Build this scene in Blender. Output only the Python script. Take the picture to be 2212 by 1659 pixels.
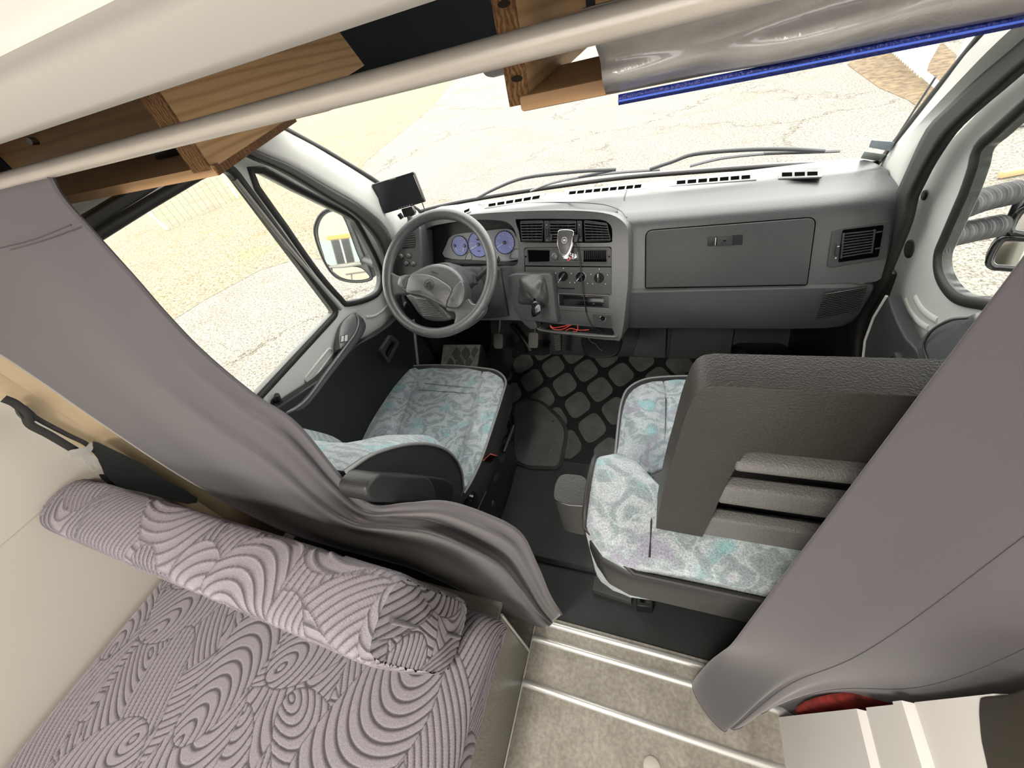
import bpy, bmesh, math, random
import numpy as np
from mathutils import Vector, Matrix
random.seed(7)
SC = bpy.context.scene
COL = SC.collection
for o in list(bpy.data.objects):
    bpy.data.objects.remove(o)

# ------------------------------------------------------------------ camera
IMG_W, IMG_H, FOC = 2212.0, 1659.0, 830.0
CAMZ = 1.5
_a = np.array([2266.0, 134.5, -FOC]); _a /= np.linalg.norm(_a)
_b = np.array([355.0, -907.0, FOC]); _b -= (_b @ _a) * _a; _b /= np.linalg.norm(_b)
ROT = np.stack([_a, _b, np.cross(_a, _b)])
cam_d = bpy.data.cameras.new('camera')
cam = bpy.data.objects.new('camera', cam_d)
COL.objects.link(cam)
cam_d.sensor_fit = 'HORIZONTAL'; cam_d.sensor_width = 36.0
cam_d.lens = FOC / IMG_W * 36.0
cam_d.clip_start = 0.01; cam_d.clip_end = 300
_m = Matrix(((ROT[0, 0], -ROT[0, 1], -ROT[0, 2], 0), (ROT[1, 0], -ROT[1, 1], -ROT[1, 2], 0),
             (ROT[2, 0], -ROT[2, 1], -ROT[2, 2], CAMZ), (0, 0, 0, 1)))
cam.matrix_world = _m
SC.camera = cam

# ------------------------------------------------------------------ world, lights, exposure
world = bpy.data.worlds.new('overcast_sky'); SC.world = world; world.use_nodes = True
_bg = world.node_tree.nodes['Background']
_bg.inputs[0].default_value = (1.0, 0.975, 0.93, 1)
_bg.inputs[1].default_value = 3.4
SC.view_settings.view_transform = 'Standard'
SC.view_settings.look = 'None'
SC.view_settings.exposure = 0.55
SC.view_settings.gamma = 1.0
SC.view_settings.use_curve_mapping = False
_l = bpy.data.lights.new('added_fill_light', 'AREA'); _l.shape = 'DISK'; _l.size = 0.28; _l.energy = 16; _l.color = (1.0, 0.9, 0.8)  # unseen fill light added to brighten the living area
_lo = bpy.data.objects.new('added_fill_light', _l); COL.objects.link(_lo); _lo.location = (-0.35, -0.6, 1.985)

# ------------------------------------------------------------------ helpers
V = lambda *a: np.array(a, float)
def unit(v):
    v = np.asarray(v, float); return v / np.linalg.norm(v)
def ray(px, py):
    return ROT @ np.array([px - IMG_W / 2, py - IMG_H / 2, FOC])
CAMP = V(0, 0, CAMZ)
def PX(px, py, x): d = ray(px, py); return CAMP + d * (x / d[0])
def PY(px, py, y): d = ray(px, py); return CAMP + d * (y / d[1])
def PZ(px, py, z): d = ray(px, py); return CAMP + d * ((z - CAMZ) / d[2])
class Plane:
    """A surface in the van: a point and a normal (towards the cabin)."""
    def __init__(s, p0, n): s.p = np.asarray(p0, float); s.n = unit(n)
    def __call__(s, px, py, off=0.0):
        d = ray(px, py); t = ((s.p + s.n * off - CAMP) @ s.n) / (d @ s.n); return CAMP + d * t
    def pts(s, lst, off=0.0): return [s(a, b, off) for a, b in lst]
    def frame(s, px, py, px2, py2, off=0.0):
        o = s(px, py, off); u = unit(s(px2, py2, off) - o); return o, u, np.cross(s.n, u), s.n
def zoom(lst, ox, oy, k): return [(ox + a / k, oy + b / k) for a, b in lst]

MATS = {}
def mat(name, col, rough=0.6, metal=0.0, bump=None, spec=0.5, vary=None, sheen=0.0, coat=0.0, emit=None):
    """bump=(scale,strength,detail)  vary=(scale,amount)"""
    if name in MATS: return MATS[name]
    m = bpy.data.materials.new(name); m.use_nodes = True
    nt = m.node_tree; N = nt.nodes; L = nt.links; b = N['Principled BSDF']
    c4 = (*col, 1)
    b.inputs['Base Color'].default_value = c4
    b.inputs['Roughness'].default_value = rough
    b.inputs['Metallic'].default_value = metal
    b.inputs['Specular IOR Level'].default_value = spec
    b.inputs['Sheen Weight'].default_value = sheen
    b.inputs['Coat Weight'].default_value = coat
    if emit:
        b.inputs['Emission Color'].default_value = (*emit[:3], 1); b.inputs['Emission Strength'].default_value = emit[3]
    tc = N.new('ShaderNodeTexCoord')
    if vary:
        n = N.new('ShaderNodeTexNoise'); n.inputs['Scale'].default_value = vary[0]; n.inputs['Detail'].default_value = 5
        L.new(tc.outputs['Object'], n.inputs['Vector'])
        r = N.new('ShaderNodeMapRange'); r.inputs[1].default_value = 0.3; r.inputs[2].default_value = 0.7
        r.inputs[3].default_value = 1 - vary[1]; r.inputs[4].default_value = 1 + vary[1]
        L.new(n.outputs['Fac'], r.inputs[0])
        mx = N.new('ShaderNodeVectorMath'); mx.operation = 'SCALE'; mx.inputs[0].default_value = col
        L.new(r.outputs[0], mx.inputs['Scale']); L.new(mx.outputs[0], b.inputs['Base Color'])
    if bump:
        n = N.new('ShaderNodeTexNoise'); n.inputs['Scale'].default_value = bump[0]; n.inputs['Detail'].default_value = bump[2] if len(bump) > 2 else 2
        L.new(tc.outputs['Object'], n.inputs['Vector'])
        bp = N.new('ShaderNodeBump'); bp.inputs['Strength'].default_value = bump[1]; bp.inputs['Distance'].default_value = 0.002
        L.new(n.outputs['Fac'], bp.inputs['Height']); L.new(bp.outputs[0], b.inputs['Normal'])
    MATS[name] = m; return m

ORI = {}
def world_origin(o):
    return ORI.get(o.name, np.zeros(3)) if o else np.zeros(3)
def thing(name, label, cat, loc, group=None, kind=None):
    o = bpy.data.objects.new(name, None); COL.objects.link(o)
    o.empty_display_size = 0.05
    o.location = tuple(loc); ORI[o.name] = np.asarray(loc, float)
    if label: o['label'] = label
    if cat: o['category'] = cat
    if group: o['group'] = group
    if kind: o['kind'] = kind
    return o
def tag(o, label=None, cat=None, group=None, kind=None):
    if label: o['label'] = label
    if cat: o['category'] = cat
    if group: o['group'] = group
    if kind: o['kind'] = kind
    return o
def link(name, me, m, parent=None, smooth=True, ang=40):
    o = bpy.data.objects.new(name, me); COL.objects.link(o)
    if m is not None: me.materials.append(m)
    org = world_origin(parent)
    if parent is not None:
        o.parent = parent
        me.transform(Matrix.Translation(Vector(-org)))
    ORI[o.name] = org
    if smooth and len(me.polygons):
        me.polygons.foreach_set('use_smooth', [True] * len(me.polygons))
        if ang < 180:
            try: me.set_sharp_from_angle(angle=math.radians(ang))
            except Exception: pass
    me.update()
    return o
def mesh(name, vs, fs, m, parent=None, smooth=True, ang=40, bevel=0, seg=3):
    me = bpy.data.meshes.new(name)
    me.from_pydata([tuple(float(c) for c in v) for v in vs], [], [tuple(f) for f in fs])
    bm = bmesh.new(); bm.from_mesh(me); bmesh.ops.recalc_face_normals(bm, faces=bm.faces); 
    if bevel > 0:
        es = [e for e in bm.edges if len(e.link_faces) == 2 and e.calc_face_angle(0) > math.radians(28)]
        if es:
            bmesh.ops.bevel(bm, geom=es, offset=bevel, segments=seg, profile=0.5, affect='EDGES', clamp_overlap=True)
    bm.to_mesh(me); bm.free()
    return link(name, me, m, parent, smooth, ang)
def rounded(pts, r, seg=5, closed=True):
    """round the corners of a planar 3d polygon (r number or list)"""
    n = len(pts); out = []
    for i in range(n):
        p = np.asarray(pts[i]); a = np.asarray(pts[i - 1]); b = np.asarray(pts[(i + 1) % n])
        ri = r[i] if isinstance(r, (list, tuple)) else r
        if ri <= 0 or (not closed and i in (0, n - 1)): out.append(p); continue
        la, lb = np.linalg.norm(a - p), np.linalg.norm(b - p)
        k = min(ri, la * 0.48, lb * 0.48)
        p1 = p + (a - p) / la * k; p2 = p + (b - p) / lb * k
        for j in range(seg + 1):
            t = j / seg
            out.append((1 - t) ** 2 * p1 + 2 * t * (1 - t) * p + t * t * p2)
    return out
def smooth_line(pts, k=6, closed=False):
    P = [np.asarray(p, float) for p in pts]; n = len(P); out = []
    rng = range(n if closed else n - 1)
    for i in rng:
        p0 = P[(i - 1) % n] if (closed or i > 0) else 2 * P[0] - P[1]
        p1 = P[i]; p2 = P[(i + 1) % n]
        p3 = P[(i + 2) % n] if (closed or i + 2 < n) else 2 * P[-1] - P[-2]
        for j in range(k):
            t = j / k
            out.append(0.5 * (2 * p1 + (p2 - p0) * t + (2 * p0 - 5 * p1 + 4 * p2 - p3) * t * t + (3 * p1 - p0 - 3 * p2 + p3) * t ** 3))
    if not closed: out.append(P[-1])
    return out
def slab(name, outer, n, t, m, parent=None, bevel=0.0, holes=(), seg=3, smooth=True, ang=40):
    """flat piece: outline (3d, front side) with holes, thickness t behind the front along -n"""
    n = unit(n); bm = bmesh.new()
    loops = [list(outer)] + [list(h) for h in holes]
    es = []
    for lp in loops:
        vs = [bm.verts.new(tuple(p)) for p in lp]
        es += [bm.edges.new((vs[i], vs[(i + 1) % len(vs)])) for i in range(len(vs))]
    if holes:
        bmesh.ops.triangle_fill(bm, use_beauty=True, use_dissolve=False, edges=es, normal=tuple(n))
    else:
        bm.faces.new([v for v in bm.verts])
    fr = list(bm.faces)
    for f in fr:
        f.normal_update()
        if f.normal.dot(Vector(n)) < 0: f.normal_flip()
    r = bmesh.ops.extrude_face_region(bm, geom=fr)
    nv = [g for g in r['geom'] if isinstance(g, bmesh.types.BMVert)]
    # extruded copy becomes the front; move it forward 0, push originals back
    old = [v for v in bm.verts if v not in set(nv)]
    for v in old: v.co -= Vector(n) * t
    bmesh.ops.recalc_face_normals(bm, faces=bm.faces)
    if bevel > 0:
        es = [e for e in bm.edges if len(e.link_faces) == 2 and e.calc_face_angle(0) > math.radians(50)
              and all(abs((v.co - Vector(outer[0])).dot(Vector(n))) < 1e-5 for v in e.verts)]
        if es: bmesh.ops.bevel(bm, geom=es, offset=bevel, segments=seg, profile=0.5, affect='EDGES', clamp_overlap=True)
    me = bpy.data.meshes.new(name); bm.to_mesh(me); bm.free()
    return link(name, me, m, parent, smooth, ang)
def puffy(name, outer, n, t, m, parent=None, r=0.02, bulge=0.01, rings=6, inset=None, back=True):
    """cushion like piece over a convex outline: rounded shoulder of radius r and a crown of height bulge"""
    n = unit(n); O = np.array(outer, float); c = O.mean(0); k = len(O)
    d = c - O; dl = np.linalg.norm(d, axis=1)[:, None]; dirs = d / dl
    # inward direction = edge normal blended with centre direction
    tg = np.roll(O, -1, 0) - np.roll(O, 1, 0); tg /= np.linalg.norm(tg, axis=1)[:, None] + 1e-9
    inn = np.cross(np.tile(n, (k, 1)), tg); sgn = np.sign((inn * d).sum(1)); inn *= sgn[:, None]
    rows = [O - n * t]
    rows.append(O - n * r)
    for j in range(1, 5):
        a = j / 4 * math.pi / 2
        rows.append(O + inn * r * (1 - math.cos(a)) - n * r * (1 - math.sin(a)))
    base = O + inn * r
    for j in range(1, rings + 1):
        s = j / rings
        q = base + (c - base) * s * 0.97
        rows.append(q + n * bulge * (1 - (1 - s) ** 2))
    vs = [p for row in rows for p in row]; fs = []
    for i in range(len(rows) - 1):
        for j in range(k):
            j2 = (j + 1) % k
            fs.append((i * k + j, i * k + j2, (i + 1) * k + j2, (i + 1) * k + j))
    fs.append([(len(rows) - 1) * k + j for j in range(k)])
    if back: fs.append([k - 1 - j for j in range(k)])
    return mesh(name, vs, fs, m, parent, ang=60)
def tube(name, pts, r, m, parent=None, seg=10, closed=False, cap=True, flat=None, up=None):
    """tube along pts; r number or list; flat=(a,b) elliptical factors with up reference"""
    P = np.array(pts, float); n = len(P)
    rr = np.full(n, r) if np.isscalar(r) else np.interp(np.linspace(0, 1, n), np.linspace(0, 1, len(r)), r)
    if closed: T = np.roll(P, -1, 0) - np.roll(P, 1, 0)
    else: T = np.gradient(P, axis=0)
    T /= np.linalg.norm(T, axis=1)[:, None] + 1e-12
    ref = np.array(up if up is not None else ([0, 0, 1] if abs(T[0][2]) < 0.9 else [1, 0, 0]), float)
    vs = []; u = ref - (ref @ T[0]) * T[0]; u /= np.linalg.norm(u)
    for i in range(n):
        if up is not None: u = ref - (ref @ T[i]) * T[i]
        else: u = u - (u @ T[i]) * T[i]
        u /= np.linalg.norm(u) + 1e-12
        w = np.cross(T[i], u)
        fa, fb = flat if flat else (1, 1)
        for j in range(seg):
            a = 2 * math.pi * j / seg
            vs.append(P[i] + rr[i] * (fa * math.cos(a) * u + fb * math.sin(a) * w))
    fs = []
    for i in range(n if closed else n - 1):
        i2 = (i + 1) % n
        for j in range(seg):
            j2 = (j + 1) % seg
            fs.append((i * seg + j, i * seg + j2, i2 * seg + j2, i2 * seg + j))
    if not closed and cap:
        fs.append([seg - 1 - j for j in range(seg)]); fs.append([(n - 1) * seg + j for j in range(seg)])
    return mesh(name, vs, fs, m, parent, ang=50)
def loft(name, rows, m, parent=None, closed_u=False, cap=False, thick=0.0, ang=45, sub=0):
    k = len(rows[0]); vs = [p for r in rows for p in r]; fs = []
    for i in range(len(rows) - 1):
        for j in range(k if closed_u else k - 1):
            j2 = (j + 1) % k
            fs.append((i * k + j, i * k + j2, (i + 1) * k + j2, (i + 1) * k + j))
    if cap and closed_u:
        fs.append([k - 1 - j for j in range(k)]); fs.append([(len(rows) - 1) * k + j for j in range(k)])
    o = mesh(name, vs, fs, m, parent, ang=ang)
    if thick:
        md = o.modifiers.new('thickness', 'SOLIDIFY'); md.thickness = thick; md.offset = -1
    return o
def box(name, c, size, m, parent=None, rot=None, bevel=0.003, seg=2):
    """box with centre c, sizes along axes of rot (3 rows of unit axes)"""
    A = np.eye(3) if rot is None else np.array(rot, float)
    c = np.asarray(c, float); h = np.array(size) / 2
    vs = [c + A[0] * h[0] * i + A[1] * h[1] * j + A[2] * h[2] * k for i in (-1, 1) for j in (-1, 1) for k in (-1, 1)]
    fs = [(0, 1, 3, 2), (4, 6, 7, 5), (0, 4, 5, 1), (2, 3, 7, 6), (0, 2, 6, 4), (1, 5, 7, 3)]
    return mesh(name, vs, fs, m, parent, bevel=min(bevel, min(size) * 0.45), seg=seg)
def bar(name, a, b, w, t, n, m, parent=None, bevel=0.001):
    """rectangular bar from a to b, width w across, thickness t along n"""
    a = np.asarray(a, float); b = np.asarray(b, float); u = unit(b - a); n = unit(np.asarray(n) - (np.asarray(n) @ u) * u)
    return box(name, (a + b) / 2, (np.linalg.norm(b - a), w, t), m, parent, rot=[u, np.cross(n, u), n], bevel=bevel, seg=1)
def disc(name, c, n, r, t, m, parent=None, seg=24, bevel=0.0, u=None, ry=None):
    n = unit(n); u = unit(np.cross(n, [0.1, 0.2, 1]) if u is None else u); u = unit(u - (u @ n) * n); w = np.cross(n, u)
    ry = r if ry is None else ry
    pts = [np.asarray(c) + r * math.cos(2 * math.pi * i / seg) * u + ry * math.sin(2 * math.pi * i / seg) * w for i in range(seg)]
    return slab(name, pts, n, t, m, parent, bevel=bevel)
def lathe(name, c, n, prof, m, parent=None, seg=28):
    """prof: list of (radius, height along n)"""
    n = unit(n); u = unit(np.cross(n, [0.13, 0.21, 1.0])); w = np.cross(n, u); c = np.asarray(c, float)
    rows = [[c + n * h + r * (math.cos(2 * math.pi * i / seg) * u + math.sin(2 * math.pi * i / seg) * w) for i in range(seg)] for r, h in prof]
    return loft(name, rows, m, parent, closed_u=True, cap=True)
def text(name, s, o, u, v, size, m, parent=None, ext=0.0003, center=True):
    cu = bpy.data.curves.new('lettering', 'FONT'); cu.body = s; cu.size = size; cu.extrude = ext
    cu.resolution_u = 2
    if center: cu.align_x = 'CENTER'; cu.align_y = 'CENTER'
    to = bpy.data.objects.new('lettering', cu); COL.objects.link(to)
    dg = bpy.context.evaluated_depsgraph_get(); ev = to.evaluated_get(dg)
    me = bpy.data.meshes.new_from_object(ev); bpy.data.objects.remove(to)
    u = unit(u); w = unit(np.cross(u, v)); v = np.cross(w, u); o = np.asarray(o, float)
    M = Matrix(((u[0], v[0], w[0], o[0]), (u[1], v[1], w[1], o[1]), (u[2], v[2], w[2], o[2]), (0, 0, 0, 1)))
    me.transform(M); me.materials.clear(); me.name = name
    return link(name, me, m, parent, smooth=False)
# ------------------------------------------------------------------ materials
M_dash = mat('dash_grey_plastic', (0.078, 0.084, 0.086), 0.34, bump=(420, 0.3, 3), vary=(3, 0.05), spec=0.95)
M_dash2 = mat('console_grey_plastic', (0.060, 0.064, 0.066), 0.46, bump=(420, 0.25, 3))
M_dark = mat('dark_grey_plastic', (0.032, 0.035, 0.037), 0.5, bump=(500, 0.2, 2))
M_black = mat('black_plastic', (0.010, 0.0105, 0.011), 0.42, bump=(600, 0.1, 2))
M_gloss = mat('glossy_black', (0.006, 0.006, 0.007), 0.12)
M_hole = mat('matt_black_void', (0.003, 0.003, 0.003), 1.0, spec=0.0)
M_rubber = mat('black_rubber_seal', (0.022, 0.021, 0.02), 0.55)
M_floorrub = mat('black_floor_rubber', (0.062, 0.067, 0.068), 0.5, bump=(700, 0.8, 3), vary=(6, 0.25))
M_floorrub2 = mat('smooth_black_floor_rubber', (0.02, 0.025, 0.025), 0.55, bump=(300, 0.3, 3), vary=(10, 0.3))
M_padrub = mat('mat_pad_rubber', (0.17, 0.178, 0.17), 0.8, bump=(900, 1.0, 3), vary=(14, 0.25))
M_white = mat('white_painted_steel', (0.60, 0.63, 0.60), 0.3, vary=(2, 0.03), coat=0.25)
M_pillar = mat('pale_grey_pillar_trim', (0.55, 0.555, 0.53), 0.55, vary=(4, 0.05))
M_cream = mat('cream_wall_panel', (0.49, 0.462, 0.41), 0.6, bump=(60, 0.05, 2))
M_beige = mat('beige_pillar_plastic', (0.43, 0.33, 0.21), 0.4, vary=(3, 0.08))
M_ceil = mat('white_bunk_panel', (0.53, 0.505, 0.48), 0.5, bump=(40, 0.03, 3))
M_alu = mat('aluminium_strip', (0.72, 0.72, 0.69), 0.35, metal=0.55, bump=(200, 0.05, 2))
M_rod = mat('silver_curtain_rod', (0.72, 0.66, 0.60), 0.36, metal=0.35, vary=(20, 0.04))
M_navy = mat('dark_navy_headliner', (0.030, 0.039, 0.052), 0.7, bump=(300, 0.2, 2))
M_screw = mat('dull_steel_screw', (0.35, 0.35, 0.34), 0.35, metal=0.9)
M_chrome = mat('bright_metal', (0.7, 0.7, 0.7), 0.18, metal=1.0)
M_red = mat('red_plastic', (0.78, 0.16, 0.11), 0.45)
M_whitep = mat('white_print', (0.85, 0.85, 0.85), 0.6)

def nodes(name, rough=0.6):
    m = bpy.data.materials.new(name); m.use_nodes = True
    nt = m.node_tree; b = nt.nodes['Principled BSDF']; b.inputs['Roughness'].default_value = rough
    tc = nt.nodes.new('ShaderNodeTexCoord'); MATS[name] = m
    return m, nt, nt.nodes, nt.links, b, tc
def ramp(N, stops, interp='LINEAR'):
    r = N.new('ShaderNodeValToRGB'); e = r.color_ramp; e.interpolation = interp
    while len(e.elements) < len(stops): e.elements.new(0.5)
    for el, (p, c) in zip(e.elements, stops): el.position = p; el.color = (*c, 1)
    return r
def tex(N, L, kind, vec, scale, detail=4, **kw):
    n = N.new('ShaderNodeTex' + kind); n.inputs['Scale'].default_value = scale
    if 'Detail' in n.inputs: n.inputs['Detail'].default_value = detail
    for k, v in kw.items():
        if k in n.inputs: n.inputs[k].default_value = v
        else: setattr(n, k, v)
    if vec is not None: L.new(vec, n.inputs['Vector'])
    return n
def bumpn(N, L, b, src, strength=0.5, dist=0.002):
    bp = N.new('ShaderNodeBump'); bp.inputs['Strength'].default_value = strength; bp.inputs['Distance'].default_value = dist
    L.new(src, bp.inputs['Height']); L.new(bp.outputs[0], b.inputs['Normal'])
def mixc(N, L, fac, a, b, blend='MIX'):
    n = N.new('ShaderNodeMix'); n.data_type = 'RGBA'; n.blend_type = blend
    for s, v in ((0, fac), (6, a), (7, b)):
        if hasattr(v, 'is_output'): L.new(v, n.inputs[s])
        elif s == 0: n.inputs[0].default_value = v
        else: n.inputs[s].default_value = (*v, 1)
    return n.outputs[2]

# glass: thin clear pane
def make_glass(name, tint=(1, 1, 1), refl=0.06):
    m, nt, N, L, b, tc = nodes(name)
    N.remove(b); out = N['Material Output']
    t = N.new('ShaderNodeBsdfTransparent'); t.inputs[0].default_value = (*tint, 1)
    g = N.new('ShaderNodeBsdfGlossy'); g.inputs['Roughness'].default_value = 0.02
    lw = N.new('ShaderNodeFresnel'); lw.inputs['IOR'].default_value = 1.35
    ml = N.new('ShaderNodeMath'); ml.operation = 'MULTIPLY'; ml.inputs[1].default_value = refl * 10; L.new(lw.outputs[0], ml.inputs[0])
    mx = N.new('ShaderNodeMixShader'); L.new(ml.outputs[0], mx.inputs[0]); L.new(t.outputs[0], mx.inputs[1]); L.new(g.outputs[0], mx.inputs[2])
    L.new(mx.outputs[0], out.inputs[0]); return m
M_glass = make_glass('clear_window_glass', (0.98, 0.99, 0.98), 0.003)

# vinyl floor, mottled beige grey
m, nt, N, L, b, tc = nodes('mottled_beige_vinyl', 0.45); M_vinyl = m
n1 = tex(N, L, 'Noise', tc.outputs['Object'], 9, 8, Roughness=0.7)
n2 = tex(N, L, 'Noise', tc.outputs['Object'], 90, 4)
r1 = ramp(N, [(0.3, (0.27, 0.255, 0.21)), (0.55, (0.41, 0.39, 0.34)), (0.75, (0.52, 0.50, 0.44))]); L.new(n1.outputs[0], r1.inputs[0])
r2 = ramp(N, [(0.35, (0.75, 0.74, 0.72)), (0.65, (1, 1, 1))]); L.new(n2.outputs[0], r2.inputs[0])
L.new(mixc(N, L, 1.0, r1.outputs[0], r2.outputs[0], 'MULTIPLY'), b.inputs['Base Color'])

# brushed grey laminate
m, nt, N, L, b, tc = nodes('brushed_grey_laminate', 0.35); M_brush = m
mp = N.new('ShaderNodeMapping'); mp.inputs['Scale'].default_value = (1, 60, 6); mp.inputs['Rotation'].default_value = (0.5, 0, 0); L.new(tc.outputs['Object'], mp.inputs[0])
n1 = tex(N, L, 'Noise', mp.outputs[0], 4, 8, Roughness=0.75)
r1 = ramp(N, [(0.3, (0.17, 0.165, 0.14)), (0.7, (0.36, 0.35, 0.31))]); L.new(n1.outputs[0], r1.inputs[0])
L.new(r1.outputs[0], b.inputs['Base Color']); b.inputs['Metallic'].default_value = 0.15

# wood, grain along object Y
def wood(name, c1, c2, axis='Y', scale=1.0):
    m, nt, N, L, b, tc = nodes(name, 0.55)
    mp = N.new('ShaderNodeMapping')
    s = {'X': (0.35, 4, 4), 'Y': (4, 0.35, 4), 'Z': (4, 4, 0.35)}[axis]
    mp.inputs['Scale'].default_value = tuple(k * scale for k in s); L.new(tc.outputs['Object'], mp.inputs[0])
    w = tex(N, L, 'Wave', mp.outputs[0], 9, 4, Distortion=5.0, wave_type='RINGS')
    w.inputs['Detail Scale'].default_value = 0.7
    n1 = tex(N, L, 'Noise', mp.outputs[0], 40, 5)
    mid = tuple((a + q) / 2 for a, q in zip(c1, c2))
    r1 = ramp(N, [(0.0, c2), (0.35, c2), (0.8, mid), (1.0, c1)]); L.new(w.outputs['Fac'], r1.inputs[0])
    r2 = ramp(N, [(0.3, (0.86, 0.84, 0.8)), (0.7, (1, 1, 1))]); L.new(n1.outputs[0], r2.inputs[0])
    L.new(mixc(N, L, 1.0, r1.outputs[0], r2.outputs[0], 'MULTIPLY'), b.inputs['Base Color'])
    bumpn(N, L, b, n1.outputs[0], 0.15, 0.001)
    return m
M_wood = wood('pine_board', (0.46, 0.27, 0.125), (0.60, 0.38, 0.20), 'Y')
M_woodx = wood('pine_plank', (0.40, 0.23, 0.115), (0.52, 0.32, 0.17), 'X')
m, nt, N, L, b, tc = nodes('rough_end_grain', 0.9); M_end = m
n1 = tex(N, L, 'Noise', tc.outputs['Object'], 160, 6, Roughness=0.8, Distortion=1.5)
n2 = tex(N, L, 'Wave', tc.outputs['Object'], 90, 3, Distortion=9.0)
r1 = ramp(N, [(0.25, (0.11, 0.045, 0.015)), (0.5, (0.30, 0.145, 0.055)), (0.75, (0.50, 0.30, 0.14))])
mxx = N.new('ShaderNodeMath'); mxx.operation = 'ADD'; ml = N.new('ShaderNodeMath'); ml.operation = 'MULTIPLY'; ml.inputs[1].default_value = 0.3
L.new(n2.outputs['Fac'], ml.inputs[0]); L.new(n1.outputs[0], mxx.inputs[0]); L.new(ml.outputs[0], mxx.inputs[1])
m2 = N.new('ShaderNodeMath'); m2.operation = 'MULTIPLY'; m2.inputs[1].default_value = 0.8; L.new(mxx.outputs[0], m2.inputs[0])
L.new(m2.outputs[0], r1.inputs[0]); L.new(r1.outputs[0], b.inputs['Base Color']); bumpn(N, L, b, mxx.outputs[0], 1.0, 0.003)

# curtain cloth
m, nt, N, L, b, tc = nodes('grey_curtain_cloth', 0.62); M_curt = m
b.inputs['Base Color'].default_value = (0.074, 0.069, 0.079, 1); b.inputs['Sheen Weight'].default_value = 0.35; b.inputs['Sheen Roughness'].default_value = 0.4
n1 = tex(N, L, 'Noise', tc.outputs['Object'], 900, 2); bumpn(N, L, b, n1.outputs[0], 0.12, 0.001)

# gravelly, bleached ground with cracks
m, nt, N, L, b, tc = nodes('bleached_gravel_ground', 0.95); M_ground = m
n1 = tex(N, L, 'Noise', tc.outputs['Object'], 38, 6, Roughness=0.85)
n2 = tex(N, L, 'Noise', tc.outputs['Object'], 1.1, 6, Roughness=0.7)
r1 = ramp(N, [(0.37, (0.055, 0.045, 0.032)), (0.45, (0.135, 0.122, 0.095)), (0.51, (0.235, 0.227, 0.202)), (0.66, (0.295, 0.29, 0.27))]); L.new(n1.outputs[0], r1.inputs[0])
r2 = ramp(N, [(0.50, (1.0, 1.0, 1.0)), (0.74, (0.88, 0.82, 0.70))]); L.new(n2.outputs[0], r2.inputs[0])
c1 = mixc(N, L, 1.0, r1.outputs[0], r2.outputs[0], 'MULTIPLY')
nd = tex(N, L, 'Noise', tc.outputs['Object'], 0.8, 7, Roughness=0.75)
vm = N.new('ShaderNodeVectorMath'); vm.operation = 'MULTIPLY_ADD'; vm.inputs[1].default_value = (2.2, 2.2, 2.2)
L.new(nd.outputs['Color'], vm.inputs[0]); L.new(tc.outputs['Object'], vm.inputs[2])
vo = tex(N, L, 'Voronoi', vm.outputs[0], 0.30, feature='DISTANCE_TO_EDGE')
rc = ramp(N, [(0.0, (0.32, 0.27, 0.22)), (0.004, (0.5, 0.45, 0.38)), (0.008, (1, 1, 1))]); L.new(vo.outputs[0], rc.inputs[0])
nb = tex(N, L, 'Noise', tc.outputs['Object'], 0.7, 3); rb_ = ramp(N, [(0.40, (0, 0, 0)), (0.50, (1, 1, 1))]); L.new(nb.outputs[0], rb_.inputs[0])
rcm = mixc(N, L, rb_.outputs[0], (1, 1, 1), rc.outputs[0])
L.new(mixc(N, L, 1.0, c1, rcm, 'MULTIPLY'), b.inputs['Base Color'])
m, nt, N, L, b, tc = nodes('dry_grass_ground', 0.95); M_grass = m
n1 = tex(N, L, 'Noise', tc.outputs['Object'], 26, 7, Roughness=0.8); n2 = tex(N, L, 'Noise', tc.outputs['Object'], 1.1, 5, Roughness=0.7)
r1 = ramp(N, [(0.37, (0.055, 0.042, 0.02)), (0.46, (0.15, 0.13, 0.078)), (0.54, (0.255, 0.24, 0.18)), (0.66, (0.29, 0.277, 0.215))]); L.new(n1.outputs[0], r1.inputs[0])
r2 = ramp(N, [(0.35, (0.95, 1.0, 0.75)), (0.5, (1, 1, 1)), (0.68, (1.0, 0.80, 0.66))]); L.new(n2.outputs[0], r2.inputs[0])
L.new(mixc(N, L, 1.0, r1.outputs[0], r2.outputs[0], 'MULTIPLY'), b.inputs['Base Color'])

# ------------------------------------------------------------------ outdoors
GZ = -0.55
g = mesh('ground', [(-40, -40, GZ), (40, -40, GZ), (40, 40, GZ), (-40, 40, GZ)], [(0, 1, 2, 3)], M_ground, smooth=False)
tag(g, 'bleached gravel yard with thin cracks outside the van', 'ground', kind='structure')
gl = [PZ(*p, GZ) for p in ((735, 560), (640, 560), (560, 585), (440, 650), (330, 720), (150, 760))]
far = [V(-30, 6, GZ), V(-30, 31.5, GZ)]
gl2 = [PZ(*p, GZ) for p in ((1000, 150), (930, 235), (850, 300), (790, 350), (748, 430))]
g = mesh('grass_verge', [p + V(0, 0, 0.003) for p in (gl + [V(-30, 2.0, GZ)] + far + gl2)], [tuple(range(len(gl) + 3 + len(gl2)))], M_grass, smooth=False)
tag(g, 'patchy dry yellow grass beyond the driver side', 'grass', kind='structure')

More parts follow.
